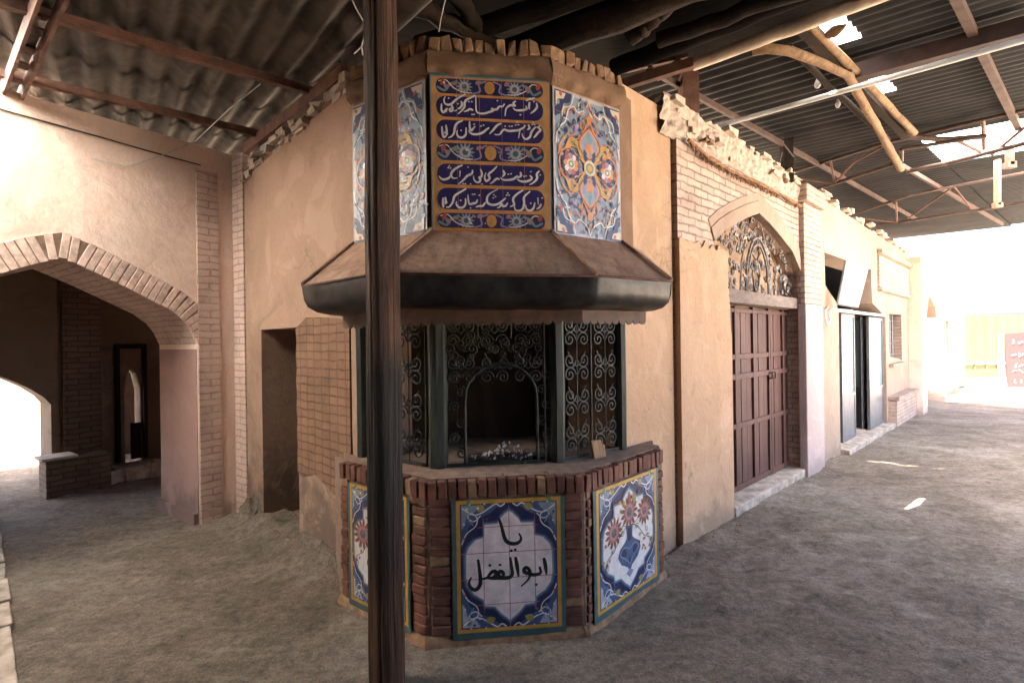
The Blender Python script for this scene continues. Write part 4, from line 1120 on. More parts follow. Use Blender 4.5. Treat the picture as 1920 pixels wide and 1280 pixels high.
# soffit bricks
mb = MB(FA).use(M['brick_pink'])
ins2 = offset_curve(archL, -.006)
vs = []; acc = 0; 
for i, (a, z) in enumerate(ins2):
    for d in (-.015, -.81): vs.append(FA.P(a, d, z))
mb.add(vs, [(2 * i, 2 * i + 2, 2 * i + 3, 2 * i + 1) for i in range(len(ins2) - 1)])
sof = mb.build('soffit', gw)
acc = 0; uvd = sof.data.uv_layers[0].data
cum = [0]
for i in range(1, len(ins2)): cum.append(cum[-1] + math.hypot(ins2[i][0] - ins2[i - 1][0], ins2[i][1] - ins2[i - 1][1]))
for p_ in sof.data.polygons:
    for li in p_.loop_indices:
        vi = sof.data.loops[li].vertex_index; uvd[li].uv = ((0 if vi % 2 == 0 else .8), cum[vi // 2])
# voussoirs
mb = MB(FA)
def along(c, L_):
    acc = 0
    for i in range(len(c) - 1):
        s_ = math.hypot(c[i + 1][0] - c[i][0], c[i + 1][1] - c[i][1])
        if acc + s_ >= L_:
            t = (L_ - acc) / s_; return (c[i][0] + (c[i + 1][0] - c[i][0]) * t, c[i][1] + (c[i + 1][1] - c[i][1]) * t), ((c[i + 1][0] - c[i][0]) / s_, (c[i + 1][1] - c[i][1]) / s_)
        acc += s_
    return c[-1], ((c[-1][0] - c[-2][0]) / s_, (c[-1][1] - c[-2][1]) / s_)
tot = cum[-1]; nb = int(tot / .056)
for i in range(nb):
    L_ = tot * (i + .5) / nb
    (a, z), (ta, tz) = along(archL, L_)
    # smooth tangent
    (_, _), (t2a, t2z) = along(archL, min(tot, L_ + .1)); (_, _), (t3a, t3z) = along(archL, max(0, L_ - .1))
    if True: ta, tz = ta + t2a + t3a, tz + t2z + t3z
    tv = (FA.s * ta + V3((0, 0, tz))).normalized(); nv = FA.n.cross(tv)
    if nv.z < 0 and L_ < tot: nv = -nv
    if abs(nv.z) < .05: nv = FA.s * (-1 if L_ < tot / 2 else 1)
    c = FA.P(a, -.046 + rng.uniform(-.001, .0015), z) + nv * .093
    mb.use(M['voussoir'])
    mb.obox(c, tv, nv, FA.n, .0255, .095 + rng.uniform(-.002, .002), .06, .001)
mb.use(M['mortar']); mb.plate(offset_curve(archL, .185) + list(reversed(archL)), [], -.05, .010)
mb.build('arch_ring', gw, .004)
# brick edging (pilasters) at the right of the arch
mb = MB(FA).use(M['brick_pink']); mb.box(-.185, -.005, -.02, .018, 0, TOPA - .22); mb.build('brick_pilaster', gw)
pB = FA.P(-.185, 0, 0)
mb = MB(FA).use(M['brick_pink']); mb.box(-.47, -.318, -.3, .2, 0, 3.38); mb.build('brick_pilaster', gw)
# thin shadow-line moulding and cable along the wall top
mb = MB(FA).use(M['cable'])
pts = [FA.P(*(lambda q: (q[0], .012, q[1]))(FA.on(x, y, .012))) for x, y in ((-60, 186), (0, 205), (90, 230), (180, 255), (270, 281), (376, 310))]
mb.tube(pts, .006, 5)
tag(mb.build('cable'), 'thin black cable running along the top of the pink arch wall', 'cable')
mb = MB(FA).use(M['wire_pale'])
e_ = at_z(488, 158, 3.5)
mb.tube([FA.P(*(lambda q: (q[0], .02, q[1]))(FA.on(175, 298, .02))), FA.P(*(lambda q: (q[0], .02, q[1]))(FA.on(235, 313, .02))), FA.P(*(lambda q: (q[0], .06, q[1]))(FA.on(300, 293, .06))), FA.P(*(lambda q: (q[0], .1, q[1]))(FA.on(365, 266, .1))), at_z(430, 205, 3.47), e_], .004, 4)
tag(mb.build('hanging_wire'), 'loose grey wire drooping from the corrugated roof across the pink wall', 'wire')

# ------- vestibule behind the arch
U = -2.54
vb = thing('vestibule', 'dark brick vestibule seen through the left archway, open to daylight at its far side', 'room', FA.P(.4, -1.8, 0))
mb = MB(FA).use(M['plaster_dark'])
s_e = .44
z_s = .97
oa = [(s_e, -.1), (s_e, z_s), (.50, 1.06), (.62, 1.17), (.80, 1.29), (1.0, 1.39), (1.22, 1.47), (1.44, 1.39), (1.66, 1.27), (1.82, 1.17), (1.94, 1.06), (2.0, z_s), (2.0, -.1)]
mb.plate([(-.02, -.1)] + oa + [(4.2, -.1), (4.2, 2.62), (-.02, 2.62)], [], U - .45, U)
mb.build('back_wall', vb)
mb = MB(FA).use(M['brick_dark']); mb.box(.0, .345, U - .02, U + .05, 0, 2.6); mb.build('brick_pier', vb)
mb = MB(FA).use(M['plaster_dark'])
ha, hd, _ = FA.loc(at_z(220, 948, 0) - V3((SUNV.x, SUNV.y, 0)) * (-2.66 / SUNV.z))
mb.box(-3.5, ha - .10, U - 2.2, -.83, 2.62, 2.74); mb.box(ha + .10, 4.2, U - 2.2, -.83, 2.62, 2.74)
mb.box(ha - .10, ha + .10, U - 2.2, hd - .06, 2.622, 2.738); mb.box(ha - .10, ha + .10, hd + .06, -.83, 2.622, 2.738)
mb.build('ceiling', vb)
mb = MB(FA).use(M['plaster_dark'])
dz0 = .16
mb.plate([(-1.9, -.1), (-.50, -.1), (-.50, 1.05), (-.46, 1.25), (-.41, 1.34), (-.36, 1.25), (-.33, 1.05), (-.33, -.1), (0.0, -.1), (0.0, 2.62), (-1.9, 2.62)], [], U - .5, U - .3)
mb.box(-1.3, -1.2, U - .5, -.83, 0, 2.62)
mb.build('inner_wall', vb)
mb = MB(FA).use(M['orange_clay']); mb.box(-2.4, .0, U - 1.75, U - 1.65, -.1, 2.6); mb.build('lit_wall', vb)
mb = MB(FA).use(M['old_timber'])
mb.box(-.27, -.23, U - .30, U - .24, .16, 1.62); mb.box(-.56, -.52, U - .3, U - .24, .16, 1.62); mb.box(-.56, -.23, U - .3, U - .25, 1.58, 1.64)
mb.box(-.5, -.39, U - .31, U - .28, .16, .62)
mb.build('door_frame', vb)
mb = MB(FA).use(M['stone'])
for i in range(11):
    a = -.9 + i * .085; mb.obox(FA.P(a, U + .1 + rng.uniform(-.02, .02), .07), FA.s, FA.n, V3((0, 0, 1)), .05, .12, .09, .02)
mb.use(M['mortar']); mb.box(-1.2, -.02, U - .3, U + .16, -.05, .13)
mb.build('step', vb, .012)
bench = MB(FA).use(M['brick_dark']); bench.box(.0, .56, U + .055, U + .34, -.05, .40)
bench.use(M['rubble']); bench.box(.30, .60, U + .06, U + .37, .405, .435)
tag(bench.build('brick_bench', None, .008), 'low brick bench with a pale slab against the vestibule pier', 'bench')
# ================================================================== RIGHT BUILDING
bz = thing('bazaar_building', 'long beige plaster and brick street front with gate, shop and windows', 'building', FR.P(2, 0, 0))
aD = FR.loc(D1)[0]
on = FR.on
a_p0 = on(1276, 800)[0]; a_p1 = on(1371, 800)[0]
a_b0 = on(1513, 700, .06)[0]; a_b1 = on(1545, 700, .06)[0]
TOPR = 3.40
# plain plaster band next to the kiosk
mb = MB(FR).use(M['plaster_warm']); mb.box(aD - .02, a_p0 - .03, -.5, -.035, -.1, 3.34)
mb.build('plaster_wall', bz)
# brick wall with arch opening
arch_px = [(1338, 452), (1353, 436), (1375, 421), (1400, 408), (1421, 400), (1440, 418), (1460, 441), (1484, 472), (1499, 508), (1506, 552)]
ar = [on(x, y) for x, y in arch_px]
a_d0 = on(1372, 760)[0]; a_d1 = on(1520, 740)[0]
zl = on(1400, 575, -.16)[1]
op = [(a_d0, -.1), (a_d0, on(1365, 560)[1] - .1), (a_d0 - .03, on(1361, 540)[1]), (ar[0][0], ar[0][1] - .30), (ar[0][0], ar[0][1] - .05)] + ar[:-1] + [(a_d1, ar[-1][1]), (a_d1, -.1)]
mb = MB(FR).use(M['brick_light'])
mb.plate([(a_p0, -.1)] + op + [(a_b0 + .05, -.1), (a_b0 + .05, TOPR), (a_p0, TOPR)], [], -.20, 0)
mb.build('brick_wall', bz)
# plaster pier coat
zc = on(1300, 455)[1]
mb = MB(FR).use(M['plaster_warm'])
tpl = [(0, 0)] + [(a_p1 - .04 - (a_p1 - a_p0 - .04) * i / 24, zc + .05 * noise.noise(V3((i * .55, 1, 2))) + .035 * noise.noise(V3((i * 1.7, 5, 2)))) for i in range(25)]
mb.plate([(a_p0 - .005, -.1), (a_p1 + .012, -.1), (a_p1 + .012, 1.6), (a_p1 - .02, 1.75), (a_p1 - .05, 2.0)] + tpl[1:], [], -.03, .013)
mb.build('plaster_pier', bz, .008)
# cream moulding round the arch
mb = MB(FR).use(M['plaster_pale'], False)
inn = offset_curve(ar, .0); out_ = offset_curve(ar, .12)
mb.plate(out_ + list(reversed(ar)), [], -.06, .014); 
ou2 = offset_curve(ar, .20)
mb.plate(ou2 + list(reversed(offset_curve(ar, .125))), [], -.02, .008)
mb.build('arch_moulding', bz, .004)
# tympanum wall, vines, lintel
mb = MB(FR).use(M['plaster_warm']); mb.box(a_p0, on(1462, 480, -.2)[0], -.30, -.20, 1.75, 3.1)
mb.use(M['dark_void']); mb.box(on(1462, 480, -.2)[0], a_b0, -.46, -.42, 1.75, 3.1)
mb.build('tympanum_back', bz)
z_l1 = on(1430, 551, -.05)[1]; z_l0 = on(1430, 574, -.05)[1]
a_l0 = a_d0 - .10; a_l1 = a_d1 + .02
mb = MB(FR).use(M['lintel_wood']); mb.box(a_l0, a_l1 + .02, -.20, -.03, z_l0, z_l1, None, .012); mb.build('lintel', bz, .01)
mb = MB(FR).use(M['vine_iron'], True)
def inside(a, z):
    poly = ar; c = False; n = len(poly)
    pts = poly + [(poly[-1][0], z_l1), (poly[0][0], z_l1)]
    j = len(pts) - 1
    for i in range(len(pts)):
        xi, yi = pts[i]; xj, yj = pts[j]
        if (yi > z) != (yj > z) and a < (xj - xi) * (z - yi) / (yj - yi + 1e-12) + xi: c = not c
        j = i
    return c
rv = random.Random(21)
amin, amax = ar[0][0], ar[-1][0]
am_ = (amin + amax) / 2 + .03
dv = -.10
cnt = 0
while cnt < 240:
    a = rv.uniform(amin, amax); z = rv.uniform(z_l1, 3.1)
    if not inside(a, z): continue
    e_in = ((a - am_) / .28) ** 2 + ((z - z_l1) / .52) ** 2
    if e_in < 1.0 and rv.random() < .4: continue
    cnt += 1
    r_ = rv.uniform(.022, .048)
    if rv.random() < .55: spiral(mb, FR, a, z, r_, 1.4, rv.uniform(0, 6.28), rv.choice((-1, 1)), dv + rv.uniform(-.02, .02), rv.uniform(.006, .010))
    else:
        t = rv.uniform(0, 6.28); c = FR.P(a, dv + rv.uniform(-.02, .02), z)
        u_ = FR.s * math.cos(t) + V3((0, 0, math.sin(t))); v_ = FR.s * -math.sin(t) + V3((0, 0, math.cos(t))) + FR.n * rv.uniform(-.5, .5)
        mb.csm = False
        mb.obox(c, u_, v_.normalized(), u_.cross(v_).normalized(), r_ * .8, r_ * .35, .006); mb.csm = True
for k in (1.0, 1.14):
    pts = [FR.P(am_ + .27 * k * math.cos(math.pi * i / 16), dv + .02, z_l1 + .50 * k * math.sin(math.pi * i / 16) ** .9) for i in range(17)]
    mb.tube(pts, .011, 6)
for sx in (-1, 1):
    mb.tube([FR.P(am_ + sx * .02, dv, z_l1), FR.P(am_ + sx * .10, dv, z_l1 + .2), FR.P(am_ + sx * .03, dv, z_l1 + .36), FR.P(am_ + sx * .12, dv, z_l1 + .44)], .010, 6)
    mb.tube([FR.P(am_ + sx * .4, dv, z_l1), FR.P(am_ + sx * .36, dv, z_l1 + .3), FR.P(am_ + sx * .2, dv, z_l1 + .62), FR.P(am_ + sx * .1, dv, z_l1 + .8)], .009, 6)
mb.build('vine_grille', bz)
# double gate
gd = -.16
g0, g1 = a_d0 + .004, on(1509, 740, -.16)[0]
zt_ = z_l0 - .005; zb_ = .11
def leaf(a0, a1, cols):
    mb = MB(FR).use(M['door_wood'])
    mb.box(a0, a1, gd - .035, gd - .012, zb_, zt_)
    h = zt_ - zb_
    st = .042
    rails = [(0, .05), (.335, .045), (.60, .05), (.71, .045), (.965, .035)]
    for f_, t in rails: mb.box(a0 + .002, a1 - .002, gd - .012, gd + .016, zb_ + f_ * h, zb_ + f_ * h + t * h * .62)
    wv = (a1 - a0)
    for c in range(cols + 1):
        x = a0 + wv * c / cols; x0 = min(max(x - st / 2, a0), a1 - st)
        mb.box(x0, x0 + st, gd - .012, gd + .019, zb_, zt_)
    for c in range(cols):       # planks in the panels
        x0 = a0 + wv * c / cols + st / 2; x1 = a0 + wv * (c + 1) / cols - st / 2
        for k in range(3):
            p0 = x0 + (x1 - x0) * k / 3 + .004; p1 = x0 + (x1 - x0) * (k + 1) / 3 - .004
            mb.box(p0, p1, gd - .012, gd - .003 + .003 * (k % 2), zb_ + .03, zt_ - .03)
    return mb
amid = on(1442, 700, gd)[0]
l1 = leaf(g0, amid - .004, 3).build('gate_leaf', bz, .004); l2 = leaf(amid + .004, g1, 3).build('gate_leaf', bz, .004)
for a_, par in ((amid - .045, l1), (amid + .045, l2)):
    mb = MB(FR).use(M['black_metal']); mb.tube([FR.P(a_, gd + .02, 1.22), FR.P(a_, gd + .05, 1.22), FR.P(a_, gd + .05, 1.16), FR.P(a_, gd + .02, 1.16)], .009, 6); mb.build('handle', par)
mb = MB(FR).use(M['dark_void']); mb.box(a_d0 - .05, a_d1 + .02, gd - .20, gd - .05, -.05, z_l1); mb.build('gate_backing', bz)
mb = MB(FR).use(M['stone']); mb.box(a_d0 + .01, a_d1 - .005, -.3, .035, -.06, .10, None, .015)
mb.build('threshold', bz, .014)
# pilaster B: brick above, plaster below
mb = MB(FR).use(M['plaster_mauve2']); mb.box(a_b0, a_b1, -.03, .06, -.1, 1.98); mb.build('pilaster_base', bz, .012)
mb = MB(FR).use(M['brick_light']); mb.box(a_b0 + .005, a_b1 - .005, -.03, .052, 1.98, 3.14)
mb.box(a_b0 - .04, a_b1 + .03, -.05, .10, 3.15, 3.34); mb.build('brick_pilaster', bz, .008)
# eroded wall top, straw line, rubble
def eroded(fr, a0, a1, zlo, zhi, mat, seed):
    nu, nv = int((a1 - a0) / .025), 16
    vs = []
    for j in range(nv + 1):
        for i in range(nu + 1):
            a = a0 + (a1 - a0) * i / nu; t = j / nv
            tp = zhi(a) + .05 * noise.noise(V3((a * 2.5, seed, 0))) + .03 * noise.noise(V3((a * 9, seed, 4)))
            z = zlo(a) + (tp - zlo(a)) * min(1, t / .7)
            d = .012 + .02 * noise.noise(V3((a * 7, z * 9, seed))) + .022 * noise.noise(V3((a * 16, z * 24, seed + 3))) - .05 * max(0, noise.noise(V3((a * 4, z * 14, seed + 7))) - .15)
            if t > .7: d -= (t - .7) / .3 * .30
            if j == 0: d = -.02
            vs.append(fr.P(a, d, z + .008 * noise.noise(V3((a * 20, t * 9, 2)))))
    return vs, [(j * (nu + 1) + i, j * (nu + 1) + i + 1, (j + 1) * (nu + 1) + i + 1, (j + 1) * (nu + 1) + i) for j in range(nv) for i in range(nu)]
mb = MB(FR).use(M['rubble'])
mb.add(*eroded(FR, aD + .5, a_b0 + .03, lambda a: 3.13, lambda a: 3.42, None, 1))
aA = aD + .55
for i in range(130):
    a = rng.uniform(aA, a_b0 + .05)
    mb.use(M['rubble'] if rng.random() < .93 else M['mud'])
    zz_ = rng.uniform(3.16, 3.45); mb.obox(FR.P(a, rng.uniform(-.25, .03) - .12 * max(0, zz_ - 3.33), zz_ + .03 * noise.noise(V3((a * 2, 0, 3)))), FR.s, FR.n, V3((0, 0, 1)), rng.uniform(.03, .10), rng.uniform(.02, .05), rng.uniform(.010, .024), .010)
mb.build('rubble_coping', bz)
mb = MB(FR).use(M['straw'], True)
p_ = [(1292, 262), (1330, 296), (1380, 325), (1420, 342), (1470, 368), (1502, 386)]
qs = [on(x, y, .05) for x, y in p_]
pts = []
for i in range(60):
    t = i / 59 * (len(qs) - 1); k = min(int(t), len(qs) - 2); t -= k
    pts.append(FR.P(qs[k][0] + (qs[k + 1][0] - qs[k][0]) * t, .045, qs[k][1] + (qs[k + 1][1] - qs[k][1]) * t + .012 * noise.noise(V3((i * .9, 0, 0)))))
mb.tube(pts, [.008 + .022 * abs(noise.noise(V3((i * .37, 3, 0)))) + .008 * rng.random() for i in range(60)], 7)
for i in range(220):
    k = rng.randrange(60); c = pts[k]
    mb.tube([c, c + V3((rng.uniform(-.02, .02), rng.uniform(-.02, .02), -rng.uniform(.02, .06)))], .0035, 4)
mb.build('straw_line', bz)
# far plaster part with the shop opening
a_e = on(1640, 640)[0]
tz = [(a_b1, 3.36), (on(1640, 430)[0], 3.30)]
so0 = on(1546, 500)[0]; so1 = on(1634, 540)[0]
zo = on(1546, 473)[1]; zo1 = on(1630, 501)[1]
a_s0 = on(1574, 700)[0]; a_s1 = on(1662, 700)[0]
zh = on(1575, 585)[1]
mb = MB(FR).use(M['plaster_pale'])
opening = [(a_s0, -.1), (a_s0, zh - .02), (a_s0 - .08, zh + .12), (so0 + .02, zh + .32), (so0, zo), (so1, zo), (so1, zh + .5), (so1 + .06, zh + .2), (a_s1, zh), (a_s1, -.1)]
a_w1 = on(1703, 600)[0]
mb.plate([(a_b1 - .02, -.1)] + opening + [(a_w1, -.1), (a_w1, 3.26), (tz[1][0], 3.30), (a_b1 - .02, 3.36)], [[on(1667, 588), on(1668, 668), on(1690, 674), on(1690, 590)]], -.35, 0)
mb.build('plaster_wall', bz)
mb = MB(FR).use(M['rubble'])
for i in range(90):
    a = rng.uniform(a_b1, a_w1); t = (a - a_b1) / (a_w1 - a_b1)
    mb.obox(FR.P(a, rng.uniform(-.2, .05), 3.36 - .10 * t + rng.uniform(0, .05)), FR.s, FR.n, V3((0, 0, 1)), rng.uniform(.06, .16), rng.uniform(.03, .06), rng.uniform(.015, .03), .01)
mb.build('rubble_coping', bz)
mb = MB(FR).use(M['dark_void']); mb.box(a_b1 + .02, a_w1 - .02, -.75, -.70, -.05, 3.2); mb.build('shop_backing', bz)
# shop door: fixed leaf, open leaf, header
fz = .08
def glazed(frx, a0, a1, z0, z1, name):
    mb = MB(frx).use(M['grey_metal'])
    s_ = .045
    mb.box(a0, a0 + s_, -.02, .02, z0, z1); mb.box(a1 - s_, a1, -.02, .02, z0, z1)
    mb.box(a0 + s_, a1 - s_, -.02, .02, z1 - .05, z1); mb.box(a0 + s_, a1 - s_, -.02, .02, z0, z0 + .05)
    zm = z0 + (z1 - z0) * .34
    mb.box(a0 + s_, a1 - s_, -.012, .012, z0 + .05, zm); mb.box(a0 + s_, a1 - s_, -.02, .021, zm, zm + .05)
    o = mb.build(name, bz, .003)
    mb = MB(frx).use(M['glass']); mb.box(a0 + s_, a1 - s_, -.004, .004, zm + .05, z1 - .05); mb.build('pane', o)
    return o
fd = Fr((FR.P(0, -.10, 0).x, FR.P(0, -.10, 0).y), FR.s, FR.n)
a_h0 = on(1576, 700, -.10)[0]; a_h1 = on(1601, 700, -.10)[0]
glazed(fd, a_h0, a_h1, fz, zh, 'shop_door')
a_k0 = on(1628, 700, -.06)[0]
fo = Fr((FR.P(0, -.06, 0).x, FR.P(0, -.06, 0).y), FR.s, FR.n)
glazed(fo, a_k0, a_s1 - .01, fz, zh - .02, 'shop_door')
hp2 = FR.P((a_h1 + a_s1) / 2 - .1, -.15, 0); fo2 = frame2(hp2, FR.P((a_h1 + a_s1) / 2 + .25, -.5, 0))
glazed(fo2, 0, .5, fz, zh - .02, 'shop_door')
mb = MB(FR).use(M['white_board']); mb.box(a_s0 - .05, a_s1 + .02, -.06, -.0, zh, zh + .045); mb.build('door_header', bz, .004)
mb = MB(FR).use(M['stone']); mb.box(a_s0 + .01, a_s1 + .12, -.3, .10, -.05, .07, None, .012); mb.build('doorstep', bz, .012)
# window bars and sill
wq = [on(1667, 588), on(1690, 674)]
mb = MB(FR).use(M['grey_metal'])
for i in range(5):
    a = wq[0][0] + (wq[1][0] - wq[0][0]) * (i + .5) / 5; mb.bar(FR.P(a, -.12, wq[1][1] - .05), FR.P(a, -.12, wq[0][1] + .08), .018, .018)
for i in range(4):
    z = wq[1][1] + (wq[0][1] - wq[1][1]) * (i + .5) / 4; mb.bar(FR.P(wq[0][0] - .02, -.12, z), FR.P(wq[1][0] + .02, -.12, z), .014, .014)
win = mb.build('window', bz)
mb = MB(FR).use(M['brick_light']); mb.box(wq[1][0] - .01, wq[1][0] + .06, -.3, .012, wq[1][1] - .02, wq[0][1] - .02); mb.build('frame', win)
mb = MB(FR).use(M['plaster_pale']); mb.box(wq[0][0] - .08, wq[1][0] + .10, -.02, .07, wq[1][1] - .10, wq[1][1] - .04); mb.build('sill', win)
# brick panel, string courses and plinth beyond the shop
mb = MB(FR).use(M['brick_light'])
a_q0 = on(1645, 500)[0]; a_q1 = a_w1 - .02
mb.plate([(a_q0, on(1645, 538)[1]), (a_q1, on(1645, 538)[1]), (a_q1, 2.95), (a_q0, 2.95)], [], -.01, .03)
mb.box(a_q0 - .03, a_q1 + .02, -.01, .08, 2.98, 3.05); mb.box(a_q0 - .03, a_q1 + .02, -.01, .07, on(1645, 538)[1] - .07, on(1645, 538)[1] - .01)
mb.build('brick_panel', bz, .006)
a_pl = on(1667, 790)[0]
mb = MB(FR).use(M['brick_light']); mb.box(a_s1 + .14, a_w1 + .1, -.02, .12, -.05, .46); mb.box(a_s1 + .12, a_w1 + .1, -.02, .16, .47, .53); mb.build('brick_plinth', bz, .006)
# pilaster C and the last bay
a_c0 = on(1706, 640, .1)[0]; a_c1 = on(1727, 640, .1)[0]
mb = MB(FR).use(M['plaster_pink']); mb.box(a_w1, a_w1 + .55, -.3, .22, -.05, 3.2); mb.build('brick_pilaster', bz, .008)
a_n0 = on(1738, 650)[0]; a_n1 = on(1757, 650)[0]
mb = MB(FR).use(M['plaster_pale'])
a_z = on(1797, 650)[0]
zn = on(1735, 570)[1]
mb.plate([(a_w1 + .55, -.05), (a_n0, -.05), (a_n0, zn - .3), (a_n0 + .4, zn + .25), (a_n1 - .2, zn), (a_n1, zn - .3), (a_n1, -.05), (a_z, -.05), (a_z, 3.1), (a_w1 + .55, 3.1)],
         [[on(1772, 602), on(1772, 664), on(1779, 664), on(1779, 602)]], -.6, 0)
mb.box(a_w1, a_z, -.9, -.7, -.05, 3.0)
mb.use(M['plaster_pink']); mb.box(a_n1 - .02, a_n1 + .35, -.2, .14, -.05, zn + .5)
mb.use(M['brick_light']); mb.box(a_n1 + .36, a_z, -.02, .1, -.05, .5); mb.box(a_z - .3, a_z + .02, -.02, .15, -.05, 3.1)
mb.build('far_bay', bz, .006)
# signboard and bracket
sc_ = [on(1577, 489, .10), on(1619, 501, .28), on(1599, 577, .28), on(1561, 570, .10)]
c4 = [FR.P(sc_[0][0], .16, sc_[0][1]), FR.P(sc_[1][0], .34, sc_[1][1]), FR.P(sc_[2][0], .34, sc_[2][1]), FR.P(sc_[3][0], .16, sc_[3][1])]
nn = (c4[1] - c4[0]).cross(c4[3] - c4[0]).normalized()
if nn.dot(V3((0, 0, 1.6)) - c4[0]) < 0: nn = -nn
mb = MB(FR).use(M['white_board'])
bk = [p - nn * .03 for p in c4]
mb.add(c4 + bk, [(0, 1, 2, 3), (7, 6, 5, 4), (0, 1, 5, 4), (1, 2, 6, 5), (2, 3, 7, 6), (3, 0, 4, 7)])
mb.use(M['sign_ink'])
uA, vA = (c4[1] - c4[0]), (c4[3] - c4[0])
rs_ = random.Random(4)
for row in range(3):
    for k in range(5):
        t = .16 + .15 * k; vv = .25 + .2 * row
        pts = [c4[0] + uA * (t + rs_.uniform(-.04, .06)) + vA * (vv + rs_.uniform(-.05, .05)) + nn * .003 for _ in range(3)]
        mb.tube(pts, .006, 4)
tag(mb.build('signboard'), 'tilted white signboard with faint grey lettering hanging over the shop door', 'sign')
mb = MB(FR).use(M['white_pipe'], True)
h0 = FR.P(*(lambda q_: (q_[0], 0, q_[1]))(on(1553, 612, .0)))
pts = [FR.P(*(lambda q_, d_: (q_[0], d_, q_[1]))(on(x, y, d_), d_)) for x, y, d_ in ((1553, 575, .0), (1548, 582, .05), (1547, 598, .10), (1553, 611, .10), (1556, 600, .10), (1555, 585, .10), (1562, 579, .12), (1598, 582, .16))]
mb.tube(pts, .010, 6)
tag(mb.build('hook_bracket'), 'thin pale curved bracket fixed to the wall beside the shop door', 'bracket')

# ================================================================== FAR END
fe = at_z(1805, 733, 0)
b0, b1 = at_z(1876, 729, 0), at_z(1990, 727, 0)
bn = thing('banner_stand', 'red banner with white Persian lettering standing at the bright street end', 'banner', b0)
fbn = frame2(at_z(1884, 728, 0), at_z(1990, 727, 0))
mb = MB(fbn).use(M['red_banner']); mb.plate([(.09, .02), (1.6, .02), (1.6, 1.72), (.0, 1.62)], [], -.03, 0); mb.use(M['white_board'])
for row, z in enumerate((1.38, 1.0, .68, .52, .22)):
    for k in range(6):
        a = .25 + k * .2
        mb.tube([fbn.P(a + rs_.uniform(-.06, .1), .004, z + rs_.uniform(-.07, .07)) for _ in range(3)], .018 if row < 2 else .011, 4)
mb.build('banner_face', bn)
mb = MB(fbn).use(M['wood_block']); mb.box(-.14, -.02, -.06, .02, 0, 1.62); mb.build('side_panel', bn)
ff = frame2(at_z(1800, 726, 0) + V3((0, 3, 0)), at_z(1990, 724, 0) + V3((0, 3, 0)))
mb = MB(ff).use(M['green_fence']); mb.box(-.5, 9, -.05, 0, 0, 2.3)
for i in range(24): mb.box(-.5 + i * .4, -.46 + i * .4, 0, .03, 0, 2.3)
mb.use(M['white_pipe']); mb.box(-.5, 9, .03, .06, .55, .6)
tag(mb.build('fence'), 'pale yellow green sheet fence across the far street end', 'fence')

# ================================================================== LEFT ROOF
lr = thing('corrugated_roof', 'grey corrugated sheet roof with rusty purlins over the left alley', 'roof', (-2.5, 4, 3.5))
pd = V3((1.23, 1, 0)).normalized(); cd = V3((-pd.y, pd.x, 0))      # purlin direction, corrugation direction (away)
Q0 = at_z(591, 173, 3.47)
ZL = 3.54
def corr(mb, o, ua, ub, la, lb, pitch, amp, uax, vax, zf, seg=8, vseg=6, th=.007):
    n = int((ub - ua) / pitch * seg)
    for off in (0,):
        vs = []
        for j in range(vseg + 1):
            v = la + (lb - la) * j / vseg
            for i in range(n + 1):
                u = ua + (ub - ua) * i / n
                p = o + uax * u + vax * v
                vs.append((p.x, p.y, zf(u, v) + amp * math.sin(2 * math.pi * u / pitch)))
        mb.add(vs, [(j * (n + 1) + i, j * (n + 1) + i + 1, (j + 1) * (n + 1) + i + 1, (j + 1) * (n + 1) + i) for j in range(vseg) for i in range(n)])
zf0 = lambda u, v: ZL + .06 * v
spl = [-1.9, -.62, .0 + .04, .80, 1.75, 3.2, 5.5]
for k in range(len(spl) - 1):
    zk = lambda u, v, k=k: zf0(u, v) + .012 * (v - spl[k]) / (spl[k + 1] - spl[k]) + .002 * noise.noise(V3((u * .8, k, 0)))
    e1 = .16 if k < 2 else 1.3
    skl = -.7 < spl[k] < 1.0  # rows with added clear sheets, out of view, that brighten the arch wall
    us = -3.4 if spl[k] < -.1 else -6.4
    for ua, ub, mt in (((-9.0, us, "asbestos"), (us, -1.86, "clear_sheet"), (-1.86, e1, 'asbestos')) if skl else ((-9.0, e1, 'asbestos'),)):
        mb = MB().use(M[mt], True)
        corr(mb, Q0, ua, ub, spl[k] - .03, spl[k + 1] + .32, .177, .030, pd, cd, zk)
        mb.build('translucent_sheet' if mt == 'clear_sheet' else 'roof_sheet', lr)
def purlin(p, q, w=.05, h=.05, mat='rust_steel', par=lr, name='purlin'):
    mb = MB().use(M[mat]); mb.bar(p, q, w, h); return mb.build(name, par)
zp = 3.47
purlin(at_z(-80, -20, zp), at_z(591, 173, zp), .05, .055)
purlin(at_z(-80, 118, zp), at_z(488, 252, zp), .05, .055)
purlin(at_z(646, 136, 3.42), at_z(461, 281, 3.42) , .055, .09, name='rafter')
mb = MB().use(M['rust_steel'])
p0, p1 = at_z(97, -10, 3.42), at_z(28, 160, 3.42)
x_ = (p1 - p0).normalized().cross(V3((0, 0, 1)))
ext = (p1 - p0).normalized()
for s_ in (-1, 1): mb.bar(p0 - ext * 1 + x_ * .045 * s_, p1 + ext * .3 + x_ * .045 * s_, .018, .11)
for i in range(6): 
    c = p0 + (p1 - p0) * (i / 5); mb.obox(c + V3((0, 0, .04)), ext, x_, V3((0, 0, 1)), .05, .04, .006)
mb.build('rafter', lr)

